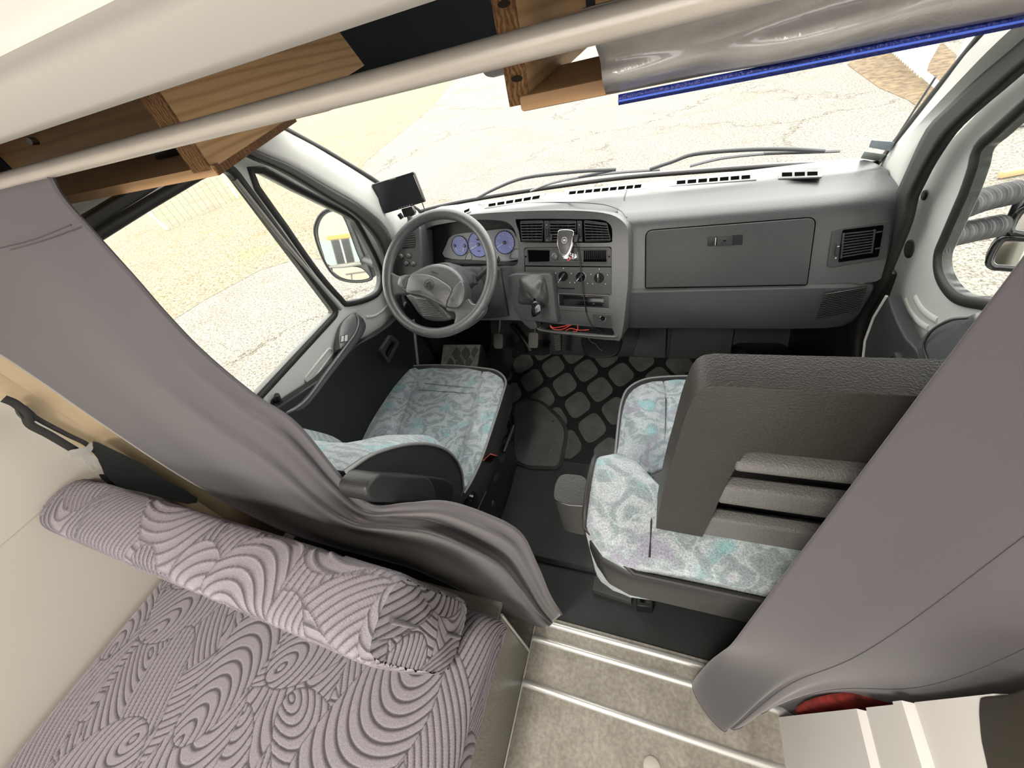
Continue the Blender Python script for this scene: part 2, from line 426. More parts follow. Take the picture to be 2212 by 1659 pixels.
# ------------------------------------------------------------------ living floor, strips, walls
XP = -0.336                        # bench box side panel
def prism_x(name, prof, x0, x1, m, parent=None, **k):
    rows = [[V(x, p[0], p[1]) for p in prof] for x in (x0, x1)]
    return loft(name, rows, m, parent, closed_u=True, cap=True, **k)
f = box('floor', (-0.19, -0.96, -0.02), (2.31, 2.57, 0.04), M_vinyl, bevel=0.0); tag(f, 'mottled beige vinyl floor of the living area', 'floor', kind='structure')
for i, (px, py) in enumerate([(1208, 1352), (1152, 1376), (1130.4, 1473)]):
    y = PZ(px, py, 0.004)[1]
    o = prism_x('trim_%d' % (i + 1), [(y - 0.011, 0.0), (y - 0.009, 0.004), (y - 0.004, 0.007), (y + 0.004, 0.007), (y + 0.009, 0.004), (y + 0.011, 0.0)], XP + 0.002, 0.60, M_alu)
    tag(o, ['aluminium threshold strip where the vinyl meets the black cab floor', 'middle aluminium strip crossing the vinyl floor', 'aluminium floor strip furthest back from the cab'][i], 'trim', kind='structure')
plug = lathe('floor_plug', PZ(1408, 1657, 0.0), (0, 0, 1), [(0.022, 0.0), (0.022, 0.004), (0.018, 0.007), (0.001, 0.007)], mat('pale_plug', (0.6, 0.57, 0.5), 0.5))
tag(plug, 'small round cream plug set in the vinyl floor', 'plug')
YF = 0.325                          # front edge of vinyl
# cab floor: sunken black strip, raised rubber floor with rounded nose, toe board
prof = [(YF, -0.02), (YF, -0.015), (0.505, -0.015), (0.506, 0.004), (0.512, 0.022), (0.53, 0.03), (1.66, 0.03), (1.74, 0.06), (1.90, 0.36), (1.96, 0.60), (1.98, 0.6), (1.98, -0.05), (YF, -0.05)]
o = prism_x('cab_floor', prof, -1.0, 0.62, M_floorrub); tag(o, 'black grained rubber floor of the driving cab', 'floor', kind='structure')
o.name = 'floor_cab'
o2 = box('floor_sunken_strip', (-0.19, (YF + 0.505) / 2, -0.0125), (1.62, 0.505 - YF - 0.002, 0.005), M_floorrub2, bevel=0.0); tag(o2, 'smooth dark rubber strip behind the seats', 'floor', kind='structure')
XW = -1.345
# living area walls: window openings behind the camera are added to let daylight in
def wall_hole(name, pts, hole, n, m, label):
    o = slab(name, [V(*p) for p in pts], n, 0.04, m, None, holes=[[V(*p) for p in hole]] if hole else (), smooth=False); tag(o, label, 'wall', kind='structure'); return o
o = wall_hole('wall_left', [(XW, 0.22, -0.05), (XW, -2.25, -0.05), (XW, -2.25, 2.03), (XW, 0.22, 2.03)], [(XW, -0.62, 0.95), (XW, -1.75, 0.95), (XW, -1.75, 1.6), (XW, -0.62, 1.6)], V(1, 0, 0), M_cream, 'cream side wall beside the bench with an unseen window opening added for daylight')
wall_hole('wall_right', [(0.965, 0.5, -0.05), (0.965, -2.25, -0.05), (0.965, -2.25, 2.03), (0.965, 0.5, 2.03)], [(0.965, -0.5, 0.95), (0.965, -1.8, 0.95), (0.965, -1.8, 1.65), (0.965, -0.5, 1.65)], V(-1, 0, 0), M_cream, 'cream side wall on the passenger side with an unseen window opening added for daylight')
wall_hole('wall_back', [(XW, -2.25, -0.05), (0.965, -2.25, -0.05), (0.965, -2.25, 2.03), (XW, -2.25, 2.03)], [(-1.1, -2.25, 0.8), (0.7, -2.25, 0.8), (0.7, -2.25, 1.8), (-1.1, -2.25, 1.8)], V(0, 1, 0), M_cream, 'cream rear wall with a wide unseen window opening added for daylight')
o = bpy.data.objects['wall_left']
sm = box('wall_seam', (XW + 0.0006, -0.4, PX(60, 1128, XW)[2]), (0.001, 1.05, 0.002), mat('seam_grey', (0.42, 0.40, 0.36), 0.6), o, bevel=0.0)
# beige pillar: moulded vertical section between wall and cab
pl = [(XW - 0.02, 0.205), (XW + 0.004, 0.212), (XW + 0.012, 0.226), (XW + 0.012, 0.248), (XW + 0.03, 0.262), (XW + 0.036, 0.285), (XW + 0.05, 0.31), (XW + 0.075, 0.335), (XW + 0.11, 0.345), (XW + 0.11, 0.375), (XW - 0.02, 0.375)]
rows = [[V(p[0], p[1], z) for p in pl] for z in (-0.05, 0.5, 1.0, 1.55)]
o = loft('wall_front', rows, M_beige, closed_u=True, cap=True); tag(o, 'moulded beige pillar panel behind the driver door', 'wall', kind='structure')
# black bulkhead lower cover behind bench back
o = box('bulkhead_cover', (-0.83, 0.35, 0.27), (1.0, 0.05, 0.6), M_black, bevel=0.01); tag(o, 'black low bulkhead cover between bench and driver seat', 'panel', kind='structure')
# upper body behind the camera is open living space; ceiling and bunk front
ce = slab('ceiling', [V(XW, 0.45, 2.03), V(0.965, 0.45, 2.03), V(0.965, -2.25, 2.03), V(XW, -2.25, 2.03)], V(0, 0, -1), 0.03, M_ceil, holes=[[V(-0.6, -0.8, 2.03), V(0.2, -0.8, 2.03), V(0.2, -1.5, 2.03), V(-0.6, -1.5, 2.03)]], smooth=False); tag(ce, 'white ceiling of the living area with an unseen skylight opening added for daylight', 'ceiling', kind='structure')  # skylight opening added overhead to let daylight in
lampb = thing('added_fill_lamp', 'unseen round white lamp added on the living area ceiling as fill light', 'lamp', (-0.35, -0.6, 2.012))  # fixture added around the fill light, out of view
lathe('added_lamp_body', (-0.35, -0.6, 1.99), (0, 0, 1), [(0.15, 0.0), (0.15, 0.02), (0.001, 0.024)], M_whitep, lampb)
# bunk front panel: flat with one long groove, its lower lip rounded
def bunk():
    E = [PY(0, 316, 0.215), PY(800, 40, 0.215)]; ze = (E[0][2] + E[1][2]) / 2
    prof = [(0.232, ze + 0.02), (0.225, ze + 0.006), (0.215, ze), (0.207, ze + 0.004)]
    gz = 0.0
    for s in (0.10,):
        pass
    d = unit((-0.10, 0.24)); p0 = np.array((0.207, ze + 0.004))
    # groove where the photograph shows it
    g0 = ray(0, 115)
    k = g0[2] / g0[1]
    t = (CAMZ + k * p0[0] - p0[1]) / (d[1] - k * d[0])
    for tt, dep in ((t - 0.012, 0), (t - 0.005, -0.004), (t, -0.006), (t + 0.004, -0.004), (t + 0.009, 0)):
        q = p0 + d * tt; nrm = np.array((d[1], -d[0])); prof.append(tuple(q + nrm * dep))
    q = p0 + d * 0.42; prof.append(tuple(q)); prof.append((q[0] + 0.03, q[1])); prof.append((0.25, ze + 0.05))
    o = prism_x('wall_bunk_front', prof, -1.33, 0.62, M_ceil)
    tag(o, 'white bunk front panel sloping overhead with one groove', 'panel', kind='structure')
bunk()
# ------------------------------------------------------------------ cab shell: doors, pillars, windscreen
XC = -0.19
DL = Plane((-0.99, 0, 0.90), (1, 0, -0.12))       # driver door inner skin
DR = Plane((0.61, 0, 0.90), (-1, 0, -0.12))       # passenger door inner skin
WS = Plane((XC, 1.58, 0.94), (0, -0.735, -1.0))   # windscreen
def ring(name, inner, outer, n, t, m, parent, off=0.0):
    """band between two matching outlines, raised by t"""
    n = unit(n); k = len(inner); I = np.array(inner); O = np.array(outer); mid = (I + O) / 2
    rows = [O + n * off, O * 0.85 + I * 0.15 + n * (off + t), mid + n * (off + t * 1.25), I * 0.85 + O * 0.15 + n * (off + t), I + n * off, I - n * 0.0175]
    rows = [list(r) for r in rows]
    vs = [p for r in rows for p in r]; fs = []
    for i in range(len(rows) - 1):
        for j in range(k):
            j2 = (j + 1) % k; fs.append((i * k + j, i * k + j2, (i + 1) * k + j2, (i + 1) * k + j))
    return mesh(name, vs, fs, m, parent, ang=60)
def offset_loop(pts, n, d):
    P = np.array(pts); n = unit(n); k = len(P)
    t = np.roll(P, -1, 0) - np.roll(P, 1, 0); t /= np.linalg.norm(t, axis=1)[:, None]
    o = np.cross(np.tile(n, (k, 1)), t); c = P.mean(0)
    if ((P - c) * o).sum() < 0: o = -o
    return list(P + o * d)

# ---------- driver door
door = thing('door_1', 'white driver door with black lower trim and two windows', 'door', (-0.99, 0.75, 0.05), kind='structure')
qw = smooth_line(DL.pts([(548, 374), (640, 414), (705, 446), (758, 472), (772, 490), (790, 522), (812, 565), (822, 598), (816, 626), (795, 640), (752, 650), (738, 640), (690, 585), (620, 485)]), 3, True)
mw = rounded([DL(721, 674), DL(560, 846), DL(430, 985), V(0, 0, 0), V(0, 0, 0), DL(221, 521), DL(329, 453), DL(440, 387), DL(500, 376)], [0.012, 0, 0, 0.01, 0.02, 0, 0, 0, 0.02], 4)
sill = DL(430, 985); topb = DL(221, 521)
mw = rounded([DL(721, 674), DL(560, 846), V(-0.99, 0.385, sill[2]), V(topb[0], 0.39, topb[2] - 0.004), topb, DL(329, 453), DL(440, 387), DL(492, 366)], [0.012, 0, 0.01, 0.01, 0.0, 0.0, 0.01, 0.02], 4)
outer = [V(-0.99 + 0.12 * (z - 0.9), y, z) for y, z in ((0.345, 0.10), (0.345, 1.33))] + \
        DL.pts([(150, 512), (200, 480), (300, 420), (400, 352), (480, 312), (545, 345), (620, 378), (705, 425), (770, 468), (812, 512), (834, 555), (850, 600), (872, 640), (890, 700)]) + \
        [V(-0.99 + 0.12 * (z - 0.9), y, z) for y, z in ((1.20, 0.55), (1.18, 0.10))]
slab('door_panel', outer, DL.n, 0.018, M_white, door, holes=[qw, mw])
for nm, lp, w in (('quarter_window_seal', qw, 0.020), ('window_seal', mw, 0.022)):
    ring(nm, lp, offset_loop(lp, DL.n, w), DL.n, 0.006, M_rubber, door)
for nm, lp in (('quarter_window_pane', qw), ('window_pane', mw)):
    slab(nm, [p - DL.n * 0.010 for p in lp], DL.n, 0.003, M_glass, door, smooth=False)
# divider bar between the two windows
tube('divider_bar', [DL(507, 388, 0.006), DL(620, 530, 0.006), DL(736, 668, 0.006)], 0.006, mat('divider_grey', (0.30, 0.29, 0.27), 0.4), door)
# pressed recess
o = ring('pressed_recess', rounded(DL.pts(zoom([(800, 1255), (1040, 960), (1070, 985), (850, 1280)], 480, 540, 4.484)), 0.012, 4), offset_loop(rounded(DL.pts(zoom([(800, 1255), (1040, 960), (1070, 985), (850, 1280)], 480, 540, 4.484)), 0.012, 4), DL.n, 0.008), DL.n, 0.003, M_white, door)
o = tube('pressed_swage', smooth_line(DL.pts(zoom([(1390, 650), (1470, 640), (1540, 600), (1600, 540)], 480, 540, 4.484), 0.001), 5), 0.005, M_white, door, flat=(1, 0.7))
# black trim panel
DT = Plane((-0.955, 0, 0.75), (1, 0, 0.0))
tr = DT.pts([(560, 905), (690, 820), (774, 742), (810, 724), (838, 705), (861, 683), (879, 652), (905, 690), (915, 730)]) + [V(-0.955, 1.16, 0.2), V(-0.955, 0.33, 0.2)]
slab('lower_trim', tr, DT.n, 0.03, M_black, door, bevel=0.006)
# armrest with switch pod
AR = Plane((-0.93, 0, 0.78), (1, 0, 0.55))
A = zoom([(540, 1598), (600, 1520), (720, 1450), (840, 1400), (960, 1270), (1160, 985), (1290, 800), (1318, 700), (1300, 620), (1345, 640), (1392, 710), (1385, 780), (1320, 890), (1100, 1165), (860, 1480), (720, 1570), (620, 1600)], 480, 540, 4.484)
slab('armrest', smooth_line(AR.pts(A), 3, True), AR.n, 0.07, M_dark, door, bevel=0.010)
A2 = zoom([(545, 1590), (620, 1505), (720, 1435), (840, 1400), (830, 1440), (760, 1500), (680, 1550), (600, 1590)], 480, 540, 4.484)
slab('armrest_pad', smooth_line(AR.pts(A2, 0.003), 3, True), AR.n, 0.03, M_dash, door, bevel=0.004)
tube('armrest_edge', smooth_line(AR.pts(zoom([(560, 1595), (700, 1540), (830, 1430), (1000, 1200), (1160, 985), (1290, 800), (1318, 690), (1290, 615)], 480, 540, 4.484), 0.004), 5), 0.006, M_dash, door)
A3 = zoom([(1150, 960), (1130, 900), (1128, 820), (1150, 720), (1215, 640), (1275, 612), (1305, 650), (1305, 760), (1250, 850)], 480, 540, 4.484)
pod = slab('switch_pod', smooth_line(AR.pts(A3, 0.012), 3, True), AR.n, 0.05, M_dash, door, bevel=0.006)
for q in ([(1155, 835), (1180, 830), (1178, 885), (1150, 890)], [(1190, 825), (1218, 820), (1212, 880), (1186, 885)]):
    slab('window_switch', rounded(AR.pts(zoom(q, 480, 540, 4.484), 0.016), 0.002, 3), AR.n, 0.006, M_pillar, pod, bevel=0.001)
slab('switch_bezel', AR.pts(zoom([(1148, 832), (1222, 812), (1226, 820), (1222, 884), (1145, 900)], 480, 540, 4.484), 0.0135), AR.n, 0.002, M_dark, pod)
disc('screw_hole', AR(782, 690, 0.001), AR.n, 0.006, 0.004, M_gloss, door)
# lock button
lk = disc('lock_plate', DL(597, 866, 0.004), DL.n, 0.017, 0.006, M_dark, door, bevel=0.002, ry=0.012)
tube('lock_button', [DL(600, 868, 0.0), DL(600, 862, 0.012), DL(598, 853, 0.020)], [0.009, 0.009, 0.007], M_dark, lk)
# pull handle
hd = slab('pull_handle', rounded(DT.pts(zoom([(1533, 975), (1640, 820), (1725, 890), (1612, 1100)], 480, 540, 4.484), 0.014), 0.01, 4), DT.n, 0.016, M_dark, door, bevel=0.004,
          holes=[rounded(DT.pts(zoom([(1575, 985), (1648, 875), (1692, 905), (1612, 1055)], 480, 540, 4.484), 0.014), 0.004, 3)])
slab('handle_lever', DT.pts(zoom([(1600, 1000), (1640, 930), (1672, 950), (1612, 1050)], 480, 540, 4.484), 0.008), DT.n, 0.006, M_black, hd)
bar('door_gap_strip', DT(892, 690), DT(903, 800), 0.012, 0.01, DT.n, mat('grey_strip', (0.25, 0.25, 0.24), 0.5), door)

# ---------- passenger door
door2 = thing('door_2', 'white passenger door with black trim and rounded window', 'door', (0.61, 0.9, 0.05), kind='structure')
k = (1800, 350, 4.148)
wl = DR.pts([(2150, 300), (2121, 326), (2112, 362), (2093, 417), (2075, 458), (2044, 528), (2035, 552), (2036, 581), (2046, 605), (2063, 626), (2084, 638), (2116, 643), (2200, 655)])
wl = smooth_line(wl, 3)
wloop = wl + [V(0.61, 0.50, wl[-1][2]), V(0.55, 0.50, 1.36), DR(2260, 200)]
wloop = [DR.p + (p - DR.p) - DR.n * ((p - DR.p) @ DR.n) for p in wloop]
od = DR.pts(zoom([(930, -60), (860, 120), (790, 270), (735, 430), (690, 580), (600, 800), (520, 1000), (440, 1170), (350, 1330), (300, 1500)], *k))
od = od + [V(0.70, od[-1][1], 0.08), V(0.70, 0.45, 0.08), V(0.55, 0.45, 1.46), DR(2230, 120), DR(2140, 215)]
od = [DR.p + (p - DR.p) - DR.n * ((p - DR.p) @ DR.n) for p in od]
slab('door_panel', od, DR.n, 0.018, M_white, door2, holes=[wloop])
ring('window_seal', wloop, offset_loop(wloop, DR.n, 0.024), DR.n, 0.007, M_rubber, door2)
slab('window_pane', [p - DR.n * 0.010 for p in wloop], DR.n, 0.003, M_glass, door2, smooth=False)
DTR = Plane((0.585, 0, 0.6), (-1, 0, 0.0))
t2 = zoom([(480, 1205), (510, 1290), (570, 1440), (640, 1575), (740, 1680), (900, 2000), (960, 2300), (260, 2300), (262, 1800), (290, 1600), (360, 1400)], *k)
slab('lower_trim', DTR.pts(t2), DTR.n, 0.03, M_dark, door2, bevel=0.005)
tube('trim_edge_strip', DTR.pts(zoom([(478, 1200), (360, 1395), (285, 1600), (262, 1800), (255, 2150)], *k), 0.003), 0.0035, mat('pale_edge', (0.6, 0.6, 0.58), 0.4), door2)
ar = zoom([(1300, 1380), (1150, 1384), (1010, 1392), (870, 1470), (780, 1560), (730, 1650), (735, 1720), (790, 1860), (900, 2000), (1100, 2050), (1300, 2000)], *k)
puffy('armrest', smooth_line(DTR.pts(ar, 0.05), 3, True), DTR.n, 0.06, M_dash, door2, r=0.012, bulge=0.012)
tube('armrest_piping', smooth_line(DTR.pts(zoom([(1200, 1400), (1050, 1420), (900, 1500), (830, 1590), (810, 1660), (840, 1760), (900, 1850)], *k), 0.063), 4), 0.002, M_rubber, door2)
hk = (1300, 400, 2.4254)
h2 = slab('pull_handle', rounded(DTR.pts(zoom([(1478, 935), (1532, 868), (1600, 1060), (1575, 1095), (1535, 1090)], *hk), 0.012), 0.01, 4), DTR.n, 0.014, M_dark, door2, bevel=0.004,
     holes=[rounded(DTR.pts(zoom([(1492, 935), (1525, 890), (1560, 1050), (1535, 1078)], *hk), 0.012), 0.004, 3)])
slab('handle_lever', DTR.pts(zoom([(1505, 1000), (1530, 960), (1555, 1040), (1530, 1070)], *hk), 0.006), DTR.n, 0.005, M_black, h2)
for q, r in (((1961, 538), 0.024), ((1993, 422), 0.012)):
    disc('rubber_plug', DR(*q, 0.004), DR.n, r, 0.008, M_rubber, door2, bevel=0.003)
tube('pressed_swage', smooth_line(DR.pts(zoom([(640, 1230), (680, 1330), (760, 1430), (850, 1490)], *k), 0.001), 5), 0.008, M_white, door2, flat=(1, 0.4))
tube('pressed_swage', smooth_line(DR.pts(zoom([(730, 1210), (780, 1300), (850, 1370), (930, 1420)], *k), 0.001), 5), 0.008, M_white, door2, flat=(1, 0.4))
# ---------- door aperture rubber strips (black bands beside the pillars)
def band(name, pa, pb, m, thick=0.012, parent=None):
    rows = []
    for a, b in zip(pa, pb):
        rows.append([a * (1 - t) + b * t for t in (0, 0.25, 0.5, 0.75, 1)])
    return loft(name, rows, m, parent, thick=thick)
def both(fn, A, B, k=4): return smooth_line([fn(*p) for p in A], k), smooth_line([fn(*p) for p in B], k)
SL = Plane((-0.955, 0, 0.9), (1, 0, -0.12))
pa, pb = both(SL, [(80, 520), (190, 455), (300, 388), (400, 320), (470, 292), (548, 330), (620, 360), (700, 407), (772, 448), (822, 492), (840, 530), (852, 580), (858, 640), (872, 700)],
                  [(110, 545), (205, 480), (312, 414), (405, 350), (470, 316), (546, 346), (618, 378), (697, 426), (762, 466), (806, 512), (824, 552), (834, 590), (842, 640), (856, 710)])
o = band('trim_4', pa, pb, M_rubber, 0.02); tag(o, 'black rubber door seal along the driver side pillar', 'seal', kind='structure')
SR = Plane((0.58, 0, 0.9), (-1, 0, -0.12))
pa, pb = both(SR, [(2360, -20), (2230, 88), (2135, 168), (2080, 220), (2027, 273)] + zoom([(770, 20), (680, 210), (640, 300), (640, 420), (565, 660), (485, 880), (440, 1000), (380, 1160), (300, 1320), (200, 1440), (190, 1700), (175, 2100)], *k),
                  [(2400, 20), (2262, 118), (2175, 190), (2118, 238), (2068, 286)] + zoom([(930, 0), (835, 180), (770, 320), (715, 540), (610, 800), (525, 1000), (480, 1100), (430, 1190), (345, 1335), (290, 1500), (265, 1700), (255, 2100)], *k), 3)
o = band('trim_5', pa, pb, M_rubber, 0.02); tag(o, 'black rubber door seal along the passenger side pillar', 'seal', kind='structure')
# ---------- pillars
def proj_ws(lst): return [WS(*p) for p in lst]
A = smooth_line(proj_ws([(560, 252), (612, 284), (700, 331), (800, 391), (862, 432), (905, 462), (900, 490)]), 4)
B = smooth_line([SL(*p) for p in [(480, 290), (550, 326), (622, 357), (702, 402), (774, 444), (826, 488), (846, 530)]], 4)
rows = []
for a, b in zip(A, B):
    mid = (a + b) / 2 + V(0.02, -0.02, 0.0)
    rows.append([a, a * 0.7 + mid * 0.3 , mid, mid * 0.4 + b * 0.6, b])
o = loft('trim_6', rows, M_pillar, thick=0.01); tag(o, 'pale grey windscreen pillar trim on the driver side', 'pillar', kind='structure')
PT6 = o
A = smooth_line(proj_ws([(2290, -60), (2130, 80), (2040, 190), (1960, 290), (1915, 345), (1893, 372), (1880, 395)]), 4)
B = smooth_line([SR(*p) for p in [(2340, -5), (2230, 90), (2135, 170), (2070, 232), (1995, 330), (1968, 395), (1950, 440)]], 4)
rows = []
for a, b in zip(A, B):
    mid = (a + b) / 2 + V(-0.02, -0.02, 0.0)
    rows.append([a, a * 0.7 + mid * 0.3, mid, mid * 0.4 + b * 0.6, b])
o = loft('trim_7', rows, M_pillar, thick=0.01); tag(o, 'pale grey windscreen pillar trim on the passenger side', 'pillar', kind='structure')
PT7 = o
for px, py, r in ((619, 316, 0.007), (774, 401, 0.005)):
    disc('trim_clip', WS(px, py) + V(0.004, -0.035, 0.004), (0.7, -0.6, 0.1), r, 0.012, M_black, PT6, bevel=0.001)
for px, py in ((2044, 216), (1943, 349)):
    disc('trim_clip', WS(px, py) + V(-0.012, -0.04, 0.0), (-0.7, -0.6, 0.1), 0.006, 0.012, M_screw, PT7, bevel=0.001)
# ---------- windscreen
base = smooth_line([PZ(*p, 0.94) for p in [(880, 470), (930, 452), (1050, 428), (1300, 391), (1500, 373), (1700, 360), (1895, 356)]], 4)
win = thing('window_1', 'wide raked windscreen above the dashboard', 'window', (XC, 1.5, 0.94), kind='structure')
rows = []
for p in base:
    top = V(XC + (p[0] - XC) * 0.93, p[1] - 0.70, 0.94 + 0.515)
    rows.append([p * (1 - t) + top * t for t in (0, 0.33, 0.66, 1)])
loft('windscreen_pane', rows, M_glass, win)
tube('lower_seal', [p + V(0, -0.004, 0.004) for p in base], 0.008, M_rubber, win, flat=(1, 1.2))
tube('cowl_edge', [p + V(0, 0.03, -0.004) for p in base], 0.009, mat('grey_cowl', (0.35, 0.35, 0.34), 0.5), win)
tube('side_seal', [WS(*p, -0.003) for p in [(560, 246), (612, 279), (700, 326), (800, 385), (862, 427), (905, 456)]], 0.010, M_rubber, win)
tube('side_seal', [WS(*p, -0.003) for p in [(2290, -66), (2124, 74), (2034, 184), (1954, 284), (1910, 338), (1890, 362)]], 0.009, M_rubber, win)
# header above windscreen, dark panel behind the bunk frame, cab roof
hz = PY(860, 203, 0.90)[2]
o = box('trim_8', (XC, 0.925, hz + 0.017), (1.62, 0.05, 0.034), M_pillar, bevel=0.012); tag(o, 'pale header rail above the windscreen', 'trim', kind='structure')
o = box('ceiling_cab', (XC, 0.66, 1.66), (2.3, 0.85, 0.02), M_navy, bevel=0.0); tag(o, 'dark underside of the bunk above the cab', 'ceiling', kind='structure')
o = box('wall_header', (XC, 0.965, 1.56), (2.3, 0.02, 0.22), M_navy, bevel=0.0); tag(o, 'dark navy panel above the windscreen header', 'panel', kind='structure')
for sx in (-1, 1):
    o = box('wall_' + ('left' if sx < 0 else 'right') + '_cab_top', (XC + sx * 1.14, 0.62, 1.57), (0.03, 0.76, 0.2), M_navy, bevel=0.0); tag(o, 'dark upper cab side panel over the %s door' % ('driver' if sx < 0 else 'passenger'), 'panel', kind='structure')
# outer body: bonnet below the windscreen and lower door sills keep the light out of the footwell
o = box('wall_firewall', (XC, 2.0, 0.36), (1.7, 0.03, 0.78), M_black, bevel=0.0); tag(o, 'black firewall behind the dashboard', 'panel', kind='structure')
for sx, nm in ((-1, 'left'), (1, 'right')):
    o = box('wall_%s_sill' % nm, (XC + sx * 0.845, 0.95, 0.22), (0.05, 1.45, 0.56), M_dark, bevel=0.01); tag(o, 'dark lower body side under the %s door' % ('driver' if sx < 0 else 'passenger'), 'sill', kind='structure')

o = box('wall_left_kick', (-1.0, 1.60, 0.36), (0.05, 0.82, 0.80), M_black, bevel=0.005); tag(o, 'black kick panel ahead of the driver door', 'panel', kind='structure')
o = box('wall_right_kick', (0.64, 1.62, 0.36), (0.05, 0.80, 0.80), M_black, bevel=0.005); tag(o, 'black kick panel ahead of the passenger door', 'panel', kind='structure')

o = box('wall_cowl', (XC, 1.80, 0.74), (1.7, 0.42, 0.02), M_black, bevel=0.0); tag(o, 'black cowl panel ahead of the dashboard', 'panel', kind='structure')

o = slab('trim_9', DL.pts([(40, 500), (180, 415), (300, 345), (400, 280), (480, 240), (470, 300), (400, 330), (300, 398), (190, 465), (90, 530)], -0.02), DL.n, 0.03, M_pillar, bevel=0.006); tag(o, 'pale roof rail above the driver door window', 'trim', kind='structure')
# ------------------------------------------------------------------ dashboard
dash = thing('dashboard', 'grey moulded plastic dashboard with air vents and glovebox', 'dashboard', (XC, 1.3, 0.60))
GB = Plane((0, 1.15, 0.78), (0, -1, 0.40))
LOWP = Plane((0, 1.143, 0.775), (0, -1, -0.10))
TOPP = Plane((0, 1.40, 0.9875), (0, 0.165, 1))
FC = Plane((-0.2, 1.08, 0.78), (-0.10, -1, 0.40))
K4 = (1070, 440, 5.53); K5 = (820, 440, 5.53); K2 = (700, 0, 2.765); K3 = (1412, 0, 2.765); KR = (1300, 400, 2.4254)
def stations(prof, xs, ins):
    rows = []
    P = np.array(prof); c = P.mean(0)
    for x, s in zip(xs, ins):
        Q = c + (P - c) * (1 - s); rows.append([V(x, q[0], q[1]) for q in Q])
    return rows
up = [(1.152, 0.777), (1.168, 0.822), (1.216, 0.945), (1.224, 0.962), (1.240, 0.975), (1.27, 0.982), (1.36, 0.983), (1.372, 0.990), (1.40, 0.988), (1.50, 0.975), (1.59, 0.955), (1.60, 0.90), (1.60, 0.777)]
loft('upper_body', stations(up, [-0.135, -0.125, 0.0, 0.53, 0.555, 0.566, 0.568], [0.02, 0, 0, 0, 0.01, 0.04, 0.12]), M_dash, dash, closed_u=True, cap=True, ang=35)
upl = [(1.30, 0.777), (1.30, 0.95), (1.305, 0.972), (1.32, 0.982), (1.36, 0.983)] + up[7:]
loft('upper_body_driver_side', stations(upl, [-0.948, -0.944, -0.93, -0.5, -0.13, -0.12], [0.12, 0.03, 0, 0, 0, 0]), M_dash, dash, closed_u=True, cap=True, ang=35)
lo = [(1.150, 0.777), (1.141, 0.770), (1.138, 0.740), (1.150, 0.640), (1.160, 0.612), (1.178, 0.602), (1.40, 0.60), (1.45, 0.70), (1.45, 0.777)]
loft('lower_body', stations(lo, [-0.13, -0.12, -0.06, 0.40, 0.49, 0.53, 0.555, 0.566], [0.1, 0.02, 0, 0, 0.02, 0.07, 0.16, 0.30]), M_dash, dash, closed_u=True, cap=True, ang=35)
# glovebox
gbx = rounded(GB.pts(zoom([(232, 240), (1120, 170), (1072, 520), (230, 537)], *KR), 0.002), [0.02, 0.02, 0.004, 0.004], 5)
slab('glovebox_gap', offset_loop(gbx, GB.n, 0.0028), GB.n, 0.004, M_hole, dash)
gd = slab('glovebox_door', [p + GB.n * 0.004 for p in gbx], GB.n, 0.01, M_dash2, dash, bevel=0.0025)
lt = slab('latch_recess', rounded(GB.pts(zoom([(553, 270), (740, 258), (738, 312), (553, 320)], *KR), 0.0065), 0.003, 3), GB.n, 0.004, M_black, gd, bevel=0.0006)
slab('latch_plate', rounded(GB.pts(zoom([(608, 266), (685, 261), (682, 315), (604, 318)], *KR), 0.009), 0.002, 3), GB.n, 0.004, M_dark, gd, bevel=0.001)
disc('lock_barrel', GB(*zoom([(643, 291)], *KR)[0], 0.011), GB.n, 0.0085, 0.004, M_dark, gd, bevel=0.001)
disc('keyhole', GB(*zoom([(643, 291)], *KR)[0], 0.0115), GB.n, 0.005, 0.001, M_gloss, gd, ry=0.0015)
bar('latch_mark', GB(*zoom([(597, 275)], *KR)[0], 0.0085), GB(*zoom([(594, 316)], *KR)[0], 0.0085), 0.0014, 0.001, GB.n, M_whitep, gd)
# passenger side vent
vf = slab('side_vent_frame', rounded(GB.pts(zoom([(1210, 232), (1525, 183), (1495, 385), (1180, 437)], *KR), 0.003), 0.012, 4), GB.n, 0.006, M_dash2, dash, bevel=0.002)
slab('vent_recess', rounded(GB.pts(zoom([(1262, 235), (1478, 208), (1450, 375), (1240, 405)], *KR), 0.0045), 0.004, 3), GB.n, 0.004, M_hole, vf)
Q = zoom([(1268, 250), (1430, 232), (1412, 358), (1252, 385)], *KR)
P4 = [np.array(q) for q in Q]
for i in range(9):
    t = (i + 0.5) / 9
    a = P4[0] * (1 - t) + P4[3] * t; bb = P4[1] * (1 - t) + P4[2] * t
    bar('vent_slat', GB(*a, 0.007), GB(*bb, 0.007), 0.0036, 0.006, GB.n + V(0, 0, 0.5), M_dark, vf)
for a, bb in ((P4[0], P4[3]), (P4[1], P4[2])):
    bar('vent_upright', GB(*a, 0.007), GB(*bb, 0.007), 0.004, 0.006, GB.n, M_dark, vf)
for yy in (250, 335):
    bar('vent_bridge', GB(*zoom([(1430, yy)], *KR)[0], 0.006), GB(*zoom([(1470, yy - 8)], *KR)[0], 0.006), 0.004, 0.004, GB.n, M_dark, vf)
slab('vent_wheel', rounded(GB.pts(zoom([(1233, 305), (1250, 302), (1240, 368), (1222, 372)], *KR), 0.010), 0.003, 3), GB.n, 0.008, M_dark, vf, bevel=0.002)
bar('wheel_mark', GB(*zoom([(1234, 322)], *KR)[0], 0.0105), GB(*zoom([(1246, 320)], *KR)[0], 0.0105), 0.0018, 0.001, GB.n, M_whitep, vf)
disc('vent_dot', GB(*zoom([(1226, 382)], *KR)[0], 0.006), GB.n, 0.0016, 0.001, M_whitep, vf)
